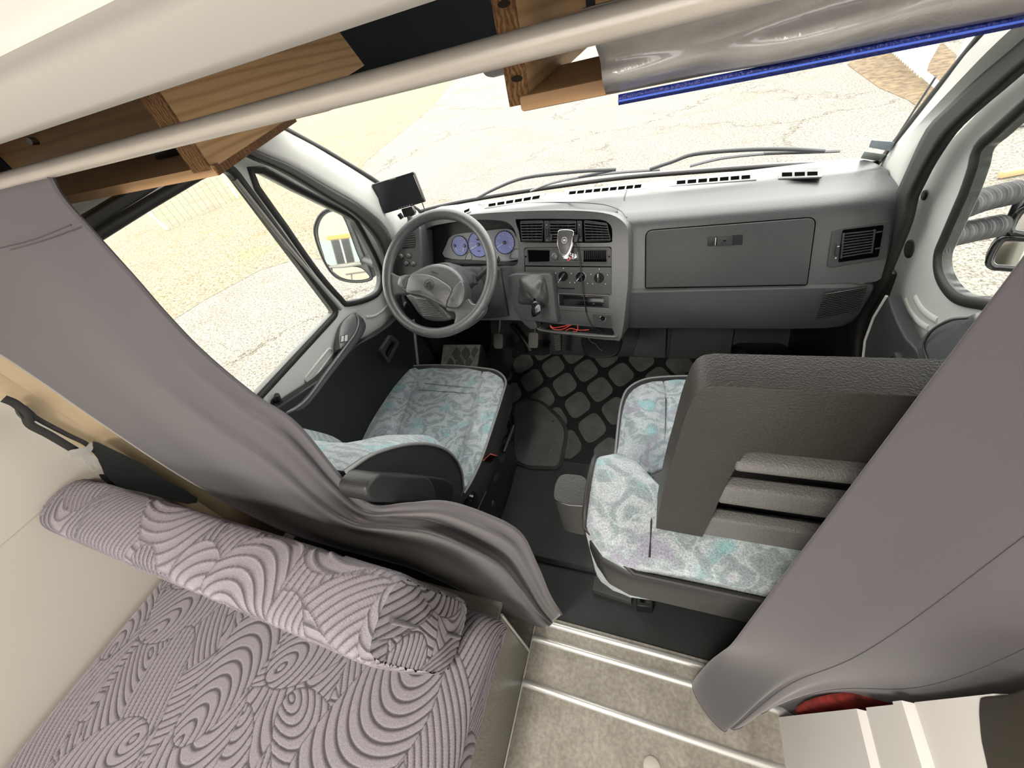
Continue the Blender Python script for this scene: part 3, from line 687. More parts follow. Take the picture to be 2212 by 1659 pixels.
# speaker grille in lower panel
Q = [np.array(q) for q in zoom([(1168, 568), (1392, 530), (1345, 660), (1122, 706)], *KR)]
slab('speaker_grille', LOWP.pts([tuple(q) for q in Q], 0.009), LOWP.n, 0.006, M_black, dash)
for i in range(14):
    t = (i + 0.5) / 14
    a = Q[0] * (1 - t) + Q[3] * t; bb = Q[1] * (1 - t) + Q[2] * t
    bar('grille_slat', LOWP(*a, 0.011), LOWP(*bb, 0.011), 0.0021, 0.004, LOWP.n + V(0, 0, 0.6), M_dash, dash)
# defroster vents along the top
def topvent(q, k, n, parent=dash):
    q = zoom(q, *k) if k else q
    fr = slab('defroster_vent', rounded(TOPP.pts(q, 0.003), 0.003, 3), TOPP.n, 0.004, M_dash, parent, bevel=0.001)
    a, b_, c, d = [np.array(p) for p in q]
    for i in range(n):
        t0, t1 = 0.06 + 0.88 * (i + 0.08) / n, 0.06 + 0.88 * (i + 0.88) / n
        lo_, hi_ = 0.74, 0.30
        L0, L1 = a * (1 - hi_) + d * hi_, a * (1 - lo_) + d * lo_
        R0, R1 = b_ * (1 - hi_) + c * hi_, b_ * (1 - lo_) + c * lo_
        pts = [L0 + (R0 - L0) * t0, L0 + (R0 - L0) * t1, L1 + (R1 - L1) * t1, L1 + (R1 - L1) * t0]
        slab('vent_slot', TOPP.pts([tuple(p) for p in pts], 0.0042), TOPP.n, 0.002, M_hole, fr)
topvent([(1046, 438.7), (1178, 415.6), (1173, 430.5), (1046, 450)], None, 6)
topvent([(1435, 1135), (1935, 1085), (1925, 1125), (1425, 1175)], K2, 9)
topvent([(105, 1070), (615, 1028), (615, 1072), (100, 1112)], K3, 7)
topvent([(745, 1016), (1003, 1010), (1005, 1055), (745, 1065)], K3, 3)
topvent([(985, 459), (1018, 445), (1017, 456), (985, 470)], None, 2)
# ------------- centre binnacle / console body
bo = [(868, 560), (872, 508), (884, 491), (905, 481), (960, 470), (1040, 461), (1120, 456), (1200, 454), (1270, 456), (1318, 463), (1345, 478), (1356, 498), (1358, 540), (1357, 600), (1354, 640), (1342, 728), (1325, 735), (1262, 729), (1190, 716), (1150, 700), (1120, 692), (1030, 692), (980, 690), (905, 640), (880, 610)]
hole = smooth_line(FC.pts([(908, 518), (913, 502), (932, 489), (974, 481), (1028, 475), (1082, 477), (1102, 485), (1113, 501), (1118, 527), (1119, 562), (1113, 573), (1090, 576), (1000, 576), (915, 576), (909, 566)]), 3, True)
tray = rounded(FC.pts(zoom([(470, 1405), (640, 1425), (800, 1440), (1395, 1490), (1425, 1560), (1400, 1575), (560, 1500), (500, 1480)], *K4)), 0.004, 3)
cons = slab('console', smooth_line(FC.pts(bo), 3, True), FC.n, 0.17, M_dash, dash, bevel=0.022, seg=4, holes=[hole, tray])
# recess tunnel of cluster (dark)
rows = [[p - FC.n * 0.002 for p in hole], [p - FC.n * 0.03 for p in hole], [p - FC.n * 0.062 for p in hole]]
loft('cluster_hood', rows, M_black, dash, closed_u=True)
rows = [[p - FC.n * 0.002 for p in tray], [p - FC.n * 0.08 for p in tray]]
tr_ = loft('tray_liner', rows, M_black, dash, closed_u=True)
slab('tray_back', [p - FC.n * 0.08 for p in tray], FC.n, 0.003, M_black, dash)
tube('tray_lip', smooth_line(FC.pts(zoom([(480, 1470), (560, 1510), (900, 1555), (1400, 1590), (1440, 1575)], *K4), 0.003), 5), 0.005, M_dash, dash)
# binnacle crest seam
tube('binnacle_seam', smooth_line([TOPP(*p, 0.001) for p in [(1005, 449), (1100, 441), (1200, 437), (1290, 440), (1335, 452), (1354, 470)]], 5), 0.0015, M_dark, dash)
# instrument cluster
IC = Plane(FC.p - FC.n * 0.05, FC.n)
clu = thing('instrument_cluster', 'instrument cluster with three lilac blue dials behind the steering wheel', 'gauges', IC(1050, 560))
plate = smooth_line(IC.pts([(960, 556), (964, 528), (972, 512), (990, 505), (1040, 499), (1090, 494), (1106, 498), (1114, 510), (1122, 530), (1122, 560), (1040, 566)]), 3, True)
slab('cluster_back', [p - IC.n * 0.004 for p in hole_] if False else [p - FC.n * 0.060 for p in hole], FC.n, 0.003, M_black, clu)
slab('cluster_plate', plate, IC.n, 0.006, mat('cluster_silver_grey', (0.36, 0.37, 0.39), 0.45), clu, bevel=0.002)
M_dial = mat('lilac_blue_dial', (0.19, 0.21, 0.44), 0.5, emit=(0.25, 0.27, 0.55, 0.12))
def dial(px, py, rx, ry, nums, a0, a1, needle, size, ticks=24, extra=None):
    c = IC(px, py, 0.003); u = IC(px + rx, py, 0.003) - c; v = IC(px, py - ry, 0.003) - c
    ru = np.linalg.norm(u); u = unit(u); v = unit(v - (v @ u) * u)
    dd = disc('dial', c, IC.n, ru, 0.003, M_dial, clu, seg=32)
    t = [c + ru * (math.cos(2 * math.pi * i / 32) * u + math.sin(2 * math.pi * i / 32) * v) + IC.n * 0.001 for i in range(32)]
    tube('dial_rim', t, 0.0014, M_black, dd, seg=6, closed=True)
    for i, s in enumerate(nums):
        a = math.radians(a0 + (a1 - a0) * i / max(1, len(nums) - 1))
        text('numeral', s, c + IC.n * 0.0008 + 0.68 * ru * (math.cos(a) * u + math.sin(a) * v), u, v, size * 1.25, M_whitep, dd)
    for i in range(ticks + 1):
        a = math.radians(a0 + (a1 - a0) * i / ticks); e = math.cos(a) * u + math.sin(a) * v
        bar('tick', c + e * ru * (0.84 if i % 2 else 0.80) + IC.n * 0.0006, c + e * ru * 0.95 + IC.n * 0.0006, 0.0011, 0.0005, IC.n, M_whitep, dd, bevel=0)
    for nx, ny, na, nl in needle:
        h = c + u * nx * ru + v * ny * ru
        lathe('needle_hub', h, IC.n, [(0.006, 0.0), (0.006, 0.004), (0.004, 0.006), (0.0005, 0.006)], M_dash, dd, seg=14)
        e = math.cos(math.radians(na)) * u + math.sin(math.radians(na)) * v
        bar('needle', h + e * 0.005 + IC.n * 0.003, h + e * ru * nl + IC.n * 0.003, 0.0018, 0.001, IC.n, M_whitep, dd, bevel=0)
    if extra: extra(c, u, v, ru, dd)
dial(993, 531, 17.5, 21.5, ['0', '4', '8', '1'], 140, 40, [(-0.62, 0.0, -60, 0.65), (0.62, 0.0, -115, 0.65)], 0.006, 8)
def odo(c, u, v, r, dd):
    box('odometer', c + v * 0.38 * r + IC.n * 0.001, (0.014, 0.006, 0.001), M_black, dd, rot=[u, v, IC.n], bevel=0)
    text('digits', '8080', c - v * 0.52 * r + IC.n * 0.001, u, v, 0.006, M_black, dd)
dial(1034, 528, 23, 24, ['20', '40', '60', '80', '100', '120', '140', '160'], 205, -25, [(0, 0, 205, 0.9)], 0.0062, 16, odo)
dial(1090, 524, 21.3, 23, ['10', '20', '30', '40', '50', '60'], 185, -35, [(0, 0, 208, 0.85)], 0.0062, 15,
     lambda c, u, v, r, dd: (text('dial_text', 'x100', c + v * 0.38 * r + IC.n * 0.001, u, v, 0.004, M_whitep, dd), text('dial_text', 'tr/min', c - v * 0.55 * r + IC.n * 0.001, u, v, 0.004, M_whitep, dd)))
for q in ([(1004, 561), (1010, 546), (1016, 544), (1020, 556), (1018, 561)], [(1101, 558), (1104, 545), (1112, 538), (1120, 538), (1120, 558)]):
    tube('warning_window', rounded(IC.pts(q, 0.001), 0.002, 2), 0.0008, M_black, clu, seg=5, closed=True)
bar('cluster_ledge', IC(962, 563, 0.006), IC(1119, 570, 0.006), 0.012, 0.012, IC.n, M_dark, clu)
# left pod with vent and round push buttons
LP = Plane((-0.80, 1.165, 0.95), (0.12, -1, 0.35))
pod = slab('side_pod', smooth_line(LP.pts([(851, 600), (848, 548), (852, 512), (866, 497), (890, 489), (906, 486), (911, 530), (913, 575), (910, 618), (880, 622)]), 3, True), LP.n, 0.10, M_dash, dash, bevel=0.008)
slab('pod_vent', rounded(LP.pts([(868, 538), (882, 506), (896, 503), (897, 532), (895, 536)], 0.001), 0.003, 3), LP.n, 0.004, M_black, pod)
for i in range(6):
    t = (i + 0.5) / 6; bar('vent_slat', LP(881 - 12 * t, 507 + 28 * t, 0.003), LP(896, 504 + 29 * t, 0.003), 0.003, 0.004, LP.n + V(0, 0, 0.5), M_dash, pod)
for px, py in ((867, 554), (883, 553), (878, 569), (893, 570)):
    lathe('push_button', LP(px, py, 0.0), LP.n, [(0.0105, 0.0), (0.0105, 0.004), (0.008, 0.008), (0.004, 0.010), (0.0003, 0.0105)], M_dash, pod, seg=18)
# ------------- centre vents
cv = slab('centre_vent_bezel', smooth_line(FC.pts(zoom([(240, 200), (300, 185), (640, 180), (1000, 185), (1250, 190), (1350, 230), (1392, 300), (1395, 430), (1375, 462), (1200, 468), (600, 465), (330, 458), (300, 440), (280, 330)], *K4), 0.001), 2, True), FC.n, 0.003, M_hole, dash)
for q, n in (([(300, 215), (570, 210), (558, 445), (320, 445)], 7), ([(648, 212), (960, 212), (960, 450), (655, 450)], 7), ([(1065, 205), (1330, 240), (1375, 440), (1075, 450)], 7)):
    a, b_, c, d = [np.array(p, float) for p in q]
    fr_ = rounded(FC.pts(zoom(q, *K4), 0.003), 0.003, 3)
    tube('vent_surround', fr_, 0.0016, M_dark, cv, seg=6, closed=True)
    for i in range(n):
        t = (i + 0.6) / n; p, r = a * (1 - t) + d * t, b_ * (1 - t) + c * t
        bar('vent_slat', FC(*zoom([tuple(p)], *K4)[0], 0.004), FC(*zoom([tuple(r)], *K4)[0], 0.004), 0.0022, 0.007, FC.n + V(0, 0, 0.6), M_dash, cv)
    for s in (0.3, 0.5, 0.7):
        p, r = a * (1 - s) + b_ * s, d * (1 - s) + c * s
        bar('vent_vane', FC(*zoom([tuple(p)], *K4)[0], 0.002), FC(*zoom([tuple(r)], *K4)[0], 0.002), 0.0012, 0.002, FC.n, M_dark, cv)
for x0 in (610, 1003):
    slab('vent_panel', FC.pts(zoom([(x0 - 28, 205), (x0 + 30, 205), (x0 + 36, 455), (x0 - 22, 455)], *K4), 0.004), FC.n, 0.003, M_dark, cv, bevel=0.0008)
    slab('vent_wheel', rounded(FC.pts(zoom([(x0 - 16, 290), (x0 + 20, 290), (x0 + 24, 400), (x0 - 12, 400)], *K4), 0.009), 0.003, 3), FC.n, 0.006, M_black, cv, bevel=0.002)
    text('vent_mark', 'v', FC(*zoom([(x0, 252)], *K4)[0], 0.0046), FC.n @ np.zeros((3, 3)) + V(1, 0, 0), V(0, 0.37, 1), 0.007, M_whitep, cv)
    disc('vent_dot', FC(*zoom([(x0 + 6, 436)], *K4)[0], 0.005), FC.n, 0.001, 0.0008, M_whitep, cv, seg=8)
# ------------- upper storage panel
u1 = slab('storage_panel', rounded(FC.pts(zoom([(345, 530), (1385, 520), (1385, 752), (355, 738)], *K4), 0.003), [0.012, 0.012, 0.001, 0.001], 4), FC.n, 0.006, M_dash2, dash, bevel=0.0015)
slab('panel_gap', rounded(offset_loop(FC.pts(zoom([(345, 530), (1385, 520), (1385, 1085), (360, 1085)], *K4), 0.0015), FC.n, 0.0016), 0.008, 3), FC.n, 0.003, M_hole, u1)
slab('storage_slot', FC.pts(zoom([(388, 555), (648, 560), (645, 690), (400, 695)], *K4), 0.0045), FC.n, 0.003, M_hole, u1)
tube('panel_rim', rounded(FC.pts(zoom([(380, 550), (1330, 550), (1332, 712), (392, 705)], *K4), 0.004), 0.004, 3), 0.001, M_dark, u1, seg=5, closed=True)
for px, r in ((716, 0.0125), (968, 0.014)):
    lathe('round_socket', FC(*zoom([(px, 628)], *K4)[0], 0.004), FC.n, [(r, 0), (r, 0.006), (r * 0.8, 0.009), (r * 0.3, 0.010), (0.0004, 0.010)], M_dash, u1, seg=22)
slab('speaker_back', FC.pts(zoom([(1050, 560), (1330, 560), (1332, 695), (1052, 695)], *K4), 0.0045), FC.n, 0.002, M_hole, u1)
for i in range(12):
    x = 1056 + i * 24.2; bar('grille_bar', FC(*zoom([(x, 562)], *K4)[0], 0.006), FC(*zoom([(x + 1, 668)], *K4)[0], 0.006), 0.0022, 0.004, FC.n, M_dark, u1)
for px in (362, 1360): disc('screw', FC(*zoom([(px, 632)], *K4)[0], 0.0045), FC.n, 0.0028, 0.002, M_gloss, u1, seg=12)
# ------------- heater panel
hp = slab('heater_panel', FC.pts(zoom([(355, 752), (1385, 762), (1388, 1085), (720, 1070), (700, 840), (360, 835)], *K4), 0.003), FC.n, 0.006, M_dark if False else mat('heater_panel_grey', (0.06, 0.064, 0.066), 0.5, bump=(500, 0.15, 2)), dash, bevel=0.001)
ux = unit(FC(1320, 560) - FC(1130, 560)); vy = unit(np.cross(FC.n, ux)); vy = vy if vy[2] > 0 else -vy
for (px, py), ang, ring_ in (((814, 866), -125, 0), ((1022, 872), -130, 1), ((1240, 886), 92, 0)):
    c = FC(*zoom([(px, py)], *K4)[0], 0.003)
    if ring_: lathe('knob_ring', c, FC.n, [(0.0185, 0), (0.0185, 0.003), (0.016, 0.004), (0.001, 0.004)], M_dash, hp)
    kn = lathe('heater_knob', c, FC.n, [(0.0155, 0.0), (0.0155, 0.006), (0.0145, 0.008), (0.0005, 0.008)], M_gloss, hp)
    e = math.cos(math.radians(ang)) * ux + math.sin(math.radians(ang)) * vy
    bar('knob_grip', c - e * 0.013 + FC.n * 0.012, c + e * 0.0145 + FC.n * 0.012, 0.0062, 0.012, FC.n, M_dark, kn, bevel=0.0015)
    bar('knob_mark', c + e * 0.004 + FC.n * 0.0185, c + e * 0.0145 + FC.n * 0.0185, 0.0016, 0.0008, FC.n, M_whitep, kn, bevel=0)
for px, py in ((808, 772), (718, 830), (905, 832), (752, 935), (888, 942), (945, 942), (1098, 950), (1138, 842), (1160, 955), (1238, 782), (1335, 850), (1312, 958)):
    c = FC(*zoom([(px, py)], *K4)[0], 0.0036)
    box('heater_icon', c, (0.005, 0.005, 0.0008), M_black, hp, rot=[ux, vy, FC.n], bevel=0)
    box('icon_print', c + FC.n * 0.0006 + ux * 0.0008, (0.0022, 0.0034, 0.0006), M_whitep, hp, rot=[unit(ux + 0.4 * vy), unit(vy - 0.4 * ux), FC.n], bevel=0)
bar('slider_slot', FC(*zoom([(750, 1010)], *K4)[0], 0.0036), FC(*zoom([(945, 1015)], *K4)[0], 0.0036), 0.004, 0.001, FC.n, M_gloss, hp)
bar('slider_knob', FC(*zoom([(740, 1008)], *K4)[0], 0.006), FC(*zoom([(775, 1010)], *K4)[0], 0.006), 0.007, 0.006, FC.n, M_black, hp)
# ------------- radio
rd = thing('car_radio', 'black slot car radio below the heater knobs', 'radio', FC(1260, 655))
slab('radio_sleeve', rounded(FC.pts(zoom([(752, 1072), (1358, 1095), (1360, 1255), (762, 1225)], *K4), 0.006), 0.003, 3), FC.n, 0.02, M_black, rd, bevel=0.001)
fr_ = rounded(FC.pts(zoom([(752, 1072), (1358, 1095), (1360, 1255), (762, 1225)], *K4), 0.006), 0.003, 3)
tube('radio_rim', fr_, 0.0012, mat('radio_edge_grey', (0.2, 0.2, 0.2), 0.3), rd, seg=6, closed=True)
slab('radio_face', FC.pts(zoom([(775, 1092), (1300, 1112), (1300, 1232), (780, 1208)], *K4), 0.008), FC.n, 0.003, M_gloss, rd, bevel=0.001)
bar('radio_slot', FC(*zoom([(880, 1145)], *K4)[0], 0.0085), FC(*zoom([(1100, 1160)], *K4)[0], 0.0085), 0.0014, 0.0008, FC.n, M_dark, rd)
for i, (px, py) in enumerate([(1285, 1125), (1300, 1165), (1290, 1210), (1175, 1195)]): disc('radio_button', FC(*zoom([(px, py)], *K4)[0], 0.010), FC.n, 0.003, 0.003, M_dark, rd, seg=12)
# ------------- lower fascia with lighter socket
lf = slab('lower_fascia', FC.pts(zoom([(735, 1262), (1390, 1320), (1398, 1485), (1150, 1470), (1130, 1450), (745, 1425)], *K4), 0.003), FC.n, 0.006, M_dash2, dash, bevel=0.0015)
slab('socket_recess', rounded(FC.pts(zoom([(1160, 1315), (1380, 1335), (1385, 1470), (1180, 1460)], *K4), 0.004), 0.004, 3), FC.n, 0.002, M_dark, lf)
c = FC(*zoom([(1288, 1368)], *K4)[0], 0.004)
lathe('lighter_socket', c, FC.n, [(0.0105, 0), (0.0105, 0.006), (0.0085, 0.007), (0.0085, -0.004), (0.0005, -0.004)], M_chrome, lf, seg=20)
disc('socket_hole', c + FC.n * 0.0055, FC.n, 0.0086, 0.002, M_gloss, lf, seg=20)
# ------------- gear lever
gl_ = thing('gear_lever', 'dash mounted gear lever with leather boot and black knob', 'gear lever', FC(1150, 690))
GH = Plane(FC.p + FC.n * 0.045, FC.n)
slab('lever_housing', smooth_line(GH.pts(zoom([(150, 900), (190, 845), (300, 835), (480, 845), (620, 835), (670, 870), (690, 1000), (725, 1350), (735, 1420), (640, 1425), (480, 1410), (330, 1385), (240, 1260), (170, 1130)], *K4)), 2, True), FC.n, 0.07, M_dash2, gl_, bevel=0.012)
slab('housing_skirt', smooth_line(FC.pts(zoom([(230, 1230), (700, 1280), (740, 1415), (500, 1400), (480, 1420), (500, 1490), (420, 1500), (330, 1430), (270, 1330)], *K4), 0.02), 2, True), FC.n, 0.04, M_dash2, gl_, bevel=0.008)
bc = [np.array(p, float) for p in zoom([(300, 880), (430, 850), (560, 860), (610, 960), (640, 1140), (590, 1250), (440, 1215), (280, 1190), (275, 1080), (290, 980)], *K4)]
tipc = np.array(zoom([(470, 1150)], *K4)[0])
rows = []
for i, t in enumerate(np.linspace(0, 1, 9)):
    sc_ = (1 - t) ** 0.8 * 0.93 + 0.07; h = 0.0 + 0.060 * t ** 0.8
    row = []
    for j, p in enumerate(bc):
        q = tipc + (p - tipc) * sc_
        row.append(GH(*q, 0.001 + h + 0.011 * math.sin(j * 2.7 + i * 0.9) * (t > 0.05) * (1 - t)))
    row = smooth_line(row, 3, True); rows.append(row)
loft('leather_boot', rows, mat('grey_black_leather', (0.05, 0.053, 0.053), 0.38, bump=(260, 0.5, 3)), gl_, closed_u=True, ang=60)
kc = GH(*zoom([(488, 1255)], *K4)[0], 0.085); kt = GH(*zoom([(470, 1150)], *K4)[0], 0.055)
tube('lever_shaft', [kt - FC.n * 0.03, kc], 0.007, M_black, gl_)
kdir = unit(kc - kt); ks = unit(np.cross(kdir, FC.n))
rowp = []
for t, r in ((-0.024, 0.010), (-0.020, 0.015), (-0.006, 0.0205), (0.008, 0.021), (0.021, 0.018), (0.028, 0.009), (0.029, 0.001)):
    rowp.append([kc + kdir * t + r * (1.0 * math.cos(a) * ks + 0.8 * math.sin(a) * FC.n) for a in np.linspace(0, 2 * math.pi, 20, endpoint=False)])
loft('lever_knob', rowp, M_gloss, gl_, closed_u=True, cap=True)
tube('knob_collar', [kc - kdir * 0.022, kc - kdir * 0.015], [0.011, 0.0125], M_chrome, gl_, seg=18)
# ------------------------------------------------------------------ steering wheel and column
SWC = V(-0.660, 0.970, CAMZ - 0.5331); _az, _el = 0.0398, 0.7697
SWN = V(math.sin(_az) * math.cos(_el), -math.cos(_az) * math.cos(_el), math.sin(_el))
SW = Plane(SWC, SWN)
M_wheel = mat('wheel_grey_plastic', (0.075, 0.08, 0.082), 0.36, bump=(330, 0.45, 3), spec=0.95)
wh = thing('steering_wheel', 'grey two spoke steering wheel turned slightly with chevron emblem', 'steering wheel', SWC)
_u = unit(np.cross(V(0, 0, 1), SWN)); _v = np.cross(SWN, _u)
tube('rim', [SWC + 0.187 * (math.cos(a) * _u + math.sin(a) * _v) for a in np.linspace(0, 2 * math.pi, 72, endpoint=False)], 0.0165, M_wheel, wh, seg=16, closed=True)
def swp(q, off, k=2): return smooth_line(SW.pts(zoom(q, *K5), off), k, True)
slab('left_spoke', swp([(70, 790), (150, 830), (230, 860), (340, 850), (330, 1060), (210, 1085), (150, 1130), (110, 1200), (60, 1060), (50, 900)], 0.004), SWN, 0.022, M_wheel, wh, bevel=0.008)
slab('right_spoke', swp([(780, 1190), (880, 1240), (1000, 1160), (1060, 1130), (1090, 1180), (1150, 1195), (1250, 1190), (1240, 1300), (1100, 1430), (950, 1510), (880, 1440), (905, 1350), (880, 1290), (800, 1280)], 0.004), SWN, 0.022, M_wheel, wh, bevel=0.008)
hub = slab('hub_cover', swp([(340, 835), (420, 790), (560, 725), (680, 706), (800, 730), (900, 790), (970, 870), (1005, 960), (1015, 1060), (1000, 1170), (930, 1245), (780, 1245), (690, 1195), (560, 1130), (430, 1085), (310, 1065), (215, 990), (225, 880)], 0.012, 3), SWN, 0.05, M_wheel, wh, bevel=0.014, seg=4)
puffy('horn_pad', swp([(362, 852), (500, 832), (640, 862), (760, 932), (858, 1022), (805, 1150), (782, 1232), (700, 1195), (560, 1125), (430, 1085), (312, 1062), (322, 950)], 0.022), SWN, 0.016, M_wheel, hub, r=0.006, bulge=0.008)
puffy('horn_button', swp([(228, 882), (262, 858), (352, 850), (318, 960), (305, 1010), (240, 993), (208, 955)], 0.018), SWN, 0.014, M_wheel, hub, r=0.004, bulge=0.003)
puffy('horn_button', swp([(868, 1022), (930, 942), (985, 930), (1010, 1060), (985, 1175), (930, 1238), (870, 1238), (795, 1212)], 0.019), SWN, 0.014, M_wheel, hub, r=0.004, bulge=0.003)
# emblem: ring with two chevrons
ec = SW(*zoom([(590, 968)], *K5)[0], 0.0345); eu = unit(SW(*zoom([(660, 1000)], *K5)[0], 0.0345) - ec); ev = unit(np.cross(SWN, eu))
er = 0.0165
M_emb = mat('emblem_dark_line', (0.03, 0.032, 0.033), 0.5)
tube('emblem_ring', [ec + er * (math.cos(a) * eu + math.sin(a) * ev) for a in np.linspace(0, 2 * math.pi, 36, endpoint=False)], 0.0011, M_emb, hub, seg=6, closed=True)
for dz in (0.003, -0.006):
    for s in (-1, 1):
        bar('emblem_chevron', ec + ev * (dz + 0.0065) - SWN * 0.0004, ec + ev * (dz - 0.0065) + eu * s * 0.0115 - SWN * 0.0004, 0.0036, 0.003, SWN, M_emb, hub, bevel=0)
tc_ = SW(*zoom([(655, 825)], *K5)[0], 0.0135)
text('airbag_lettering', 'AIRBAG', tc_, SW(*zoom([(705, 838)], *K5)[0]) - SW(*zoom([(605, 800)], *K5)[0]), ev, 0.0075, M_emb, hub)
tube('horn_mark', [SW(*zoom([(868 + 20 * math.cos(a), 1145 + 18 * math.sin(a))], *K5)[0], 0.023) for a in np.linspace(0.3, 5, 10)], 0.0008, M_emb, hub, seg=5)
# column shroud with ribbed lower cowl
col = thing('steering_column', 'grey steering column shroud with ribbed lower cowl and stalk', 'steering column', SWC + V(0, 0.15, -0.2))
ax = -SWN
rows = []
for t, ru, rv in ((0.02, 0.055, 0.055), (0.05, 0.068, 0.065), (0.10, 0.075, 0.072), (0.18, 0.08, 0.075), (0.24, 0.08, 0.075)):
    rows.append([SWC + ax * t + ru * math.cos(a) * _u + (rv * math.sin(a) - 0.015) * _v for a in np.linspace(0, 2 * math.pi, 28, endpoint=False)])
loft('column_shroud', rows, M_wheel, col, closed_u=True, cap=True)
CW = Plane(SWC - SWN * 0.07, unit(SWN + V(0, -0.5, -0.1)))
cw = slab('lower_cowl', smooth_line(CW.pts(zoom([(300, 1080), (420, 1100), (600, 1110), (760, 1250), (830, 1330), (840, 1390), (700, 1410), (560, 1390), (470, 1330), (380, 1200)], *K5)), 2, True), CW.n, 0.10, M_wheel, col, bevel=0.008)
for i in range(11):
    t = i / 10; a = (418 + 100 * t, 1125 + 205 * t); b_ = (560 + 205 * t, 1150 + 195 * t)
    bar('cowl_rib', CW(*zoom([a], *K5)[0], 0.002), CW(*zoom([b_], *K5)[0], 0.002), 0.0035, 0.008, CW.n, mat('rib_grey', (0.2, 0.21, 0.21), 0.45), cw)
# indicator / wiper stalk
ST = SW(1010, 640, -0.035)
st = smooth_line([SW(1010, 625, -0.05), SW(1030, 603, -0.05), SW(1047, 585, -0.045), SW(1070, 565, -0.04), SW(1078, 560, -0.038)], 4)
tube('wiper_stalk', st, [0.010, 0.011, 0.0095, 0.009, 0.011, 0.011], M_black, col, flat=(0.7, 1.2))
slab('stalk_bracket', SW.pts([(1018, 592), (1024, 592), (1028, 612), (1022, 612)], -0.03), SWN, 0.02, M_dark, col, bevel=0.002)
slab('lower_column_trim', FC.pts([(1040, 575), (1080, 580), (1098, 684), (1020, 692), (1000, 660)], 0.012), FC.n, 0.03, M_dark, col, bevel=0.008)

# ------------------------------------------------------------------ pedals
M_ped = mat('worn_rubber_pedal', (0.16, 0.16, 0.15), 0.5, bump=(200, 0.4, 2))
def pedal(px, py, y, lab, arm, tilt):
    c = PY(px, py, y); n = unit(V(0.0, -0.75, 0.66))
    t = thing(lab[0], lab[1], 'pedal', c)
    u = V(1, 0, 0); v = unit(np.cross(n, u)); h = 0.040; w = 0.026
    out = rounded([c - u * w + v * h, c + u * w + v * h, c + u * w * 0.95 - v * h, c - u * w * 0.95 - v * h], 0.014, 5)
    slab('pedal_pad', out, n, 0.012, M_ped, t, bevel=0.003)
    for i in range(6):
        bar('pad_stud', c + v * (0.022 - i * 0.009) - u * 0.002 + n * 0.001, c + v * (0.022 - i * 0.009) + u * 0.002 + n * 0.001, 0.003, 0.002, n, M_screw, t, bevel=0)
        for s in (-1, 1): bar('pad_tooth', c + v * (0.024 - i * 0.009) + u * s * (w - 0.004) + n * 0.0005, c + v * (0.024 - i * 0.009) + u * s * (w + 0.0005) + n * 0.0005, 0.004, 0.002, n, M_ped, t, bevel=0)
    a = PY(*arm, y + 0.10)
    tube('pedal_arm', smooth_line([c + n * -0.008 + v * 0.02, c + v * 0.07 - n * 0.02, a], 5), 0.008, mat('pedal_steel', (0.3, 0.3, 0.29), 0.4, metal=0.5), t, flat=(1.2, 0.7))
pedal(1076, 737, 1.46, ('clutch_pedal', 'left rubber clutch pedal beside the footrest'), (1083, 655), 0)
pedal(1152, 735, 1.46, ('brake_pedal', 'middle rubber brake pedal under the gear lever'), (1140, 650), 0)
ac = PY(1205, 740, 1.48); n = unit(V(-0.2, -0.8, 0.6)); u = unit(V(1, 0, 0.15)); v = unit(np.cross(n, u))
acc = thing('accelerator_pedal', 'narrow chequered accelerator pedal on the right', 'pedal', ac)
out = [ac + a * u + b_ * v for a, b_ in ((-0.010, 0.045), (0.016, 0.048), (0.020, 0.02), (0.012, -0.035), (-0.002, -0.047), (-0.018, -0.03), (-0.02, 0.0))]
slab('pedal_pad', smooth_line(out, 3, True), n, 0.012, M_black, acc, bevel=0.003)
for i in range(9):
    for j in range(4):
        p = ac + u * (-0.012 + j * 0.0075 - 0.0025 * (i % 2)) + v * (0.036 - i * 0.009) + n * 0.001
        box('pad_stud', p, (0.0052, 0.0052, 0.002), M_ped, acc, rot=[unit(u + v), unit(v - u), n], bevel=0)
tube('pedal_arm', [ac + v * 0.03 - n * 0.01, ac + v * 0.12 + V(0.0, 0.06, 0.02)], 0.006, M_black, acc)

# ------------------------------------------------------------------ rear view monitor on the left of the dash
MP = Plane((-0.80, 1.22, 1.07), (0.35, -1, 0.28))
mo = thing('monitor', 'small black rear view monitor on a bracket by the driver pillar', 'monitor', MP(872, 490))
mq = [(802, 399), (893, 371), (918, 436), (830, 462)]
slab('monitor_case', rounded(MP.pts(mq), 0.004, 4), MP.n, 0.022, M_black, mo, bevel=0.002)
slab('monitor_screen', MP.pts([(808, 403), (889, 378), (911, 433), (833, 456)], 0.0006), MP.n, 0.001, mat('dark_screen', (0.018, 0.021, 0.026), 0.25), mo)
bar('screen_edge_strip', MP(893, 378, 0.0012), MP(914, 430, 0.0012), 0.0014, 0.001, MP.n, mat('silver_edge', (0.55, 0.5, 0.45), 0.3, metal=0.6), mo)  # pale metallic strip along one edge of the screen
bar('case_top_edge', MP(803, 399, 0.0), MP(893, 371, 0.0), 0.002, 0.004, MP.n, mat('grey_edge', (0.4, 0.4, 0.4), 0.4), mo)
mu = unit(MP(893, 371) - MP(802, 399)); mv = np.cross(MP.n, mu)
box('maker_mark', MP(847, 386, 0.001), (0.024, 0.004, 0.0006), mat('grey_print', (0.4, 0.4, 0.4), 0.5), mo, rot=[mu, mv, MP.n], bevel=0)
for i in range(6): box('monitor_button', MP(862 + i * 5.6, 450.2 - i * 1.75, 0.0012), (0.0035, 0.0022, 0.001), mat('grey_print', (0.4, 0.4, 0.4), 0.5), mo, rot=[mu, mv, MP.n], bevel=0)
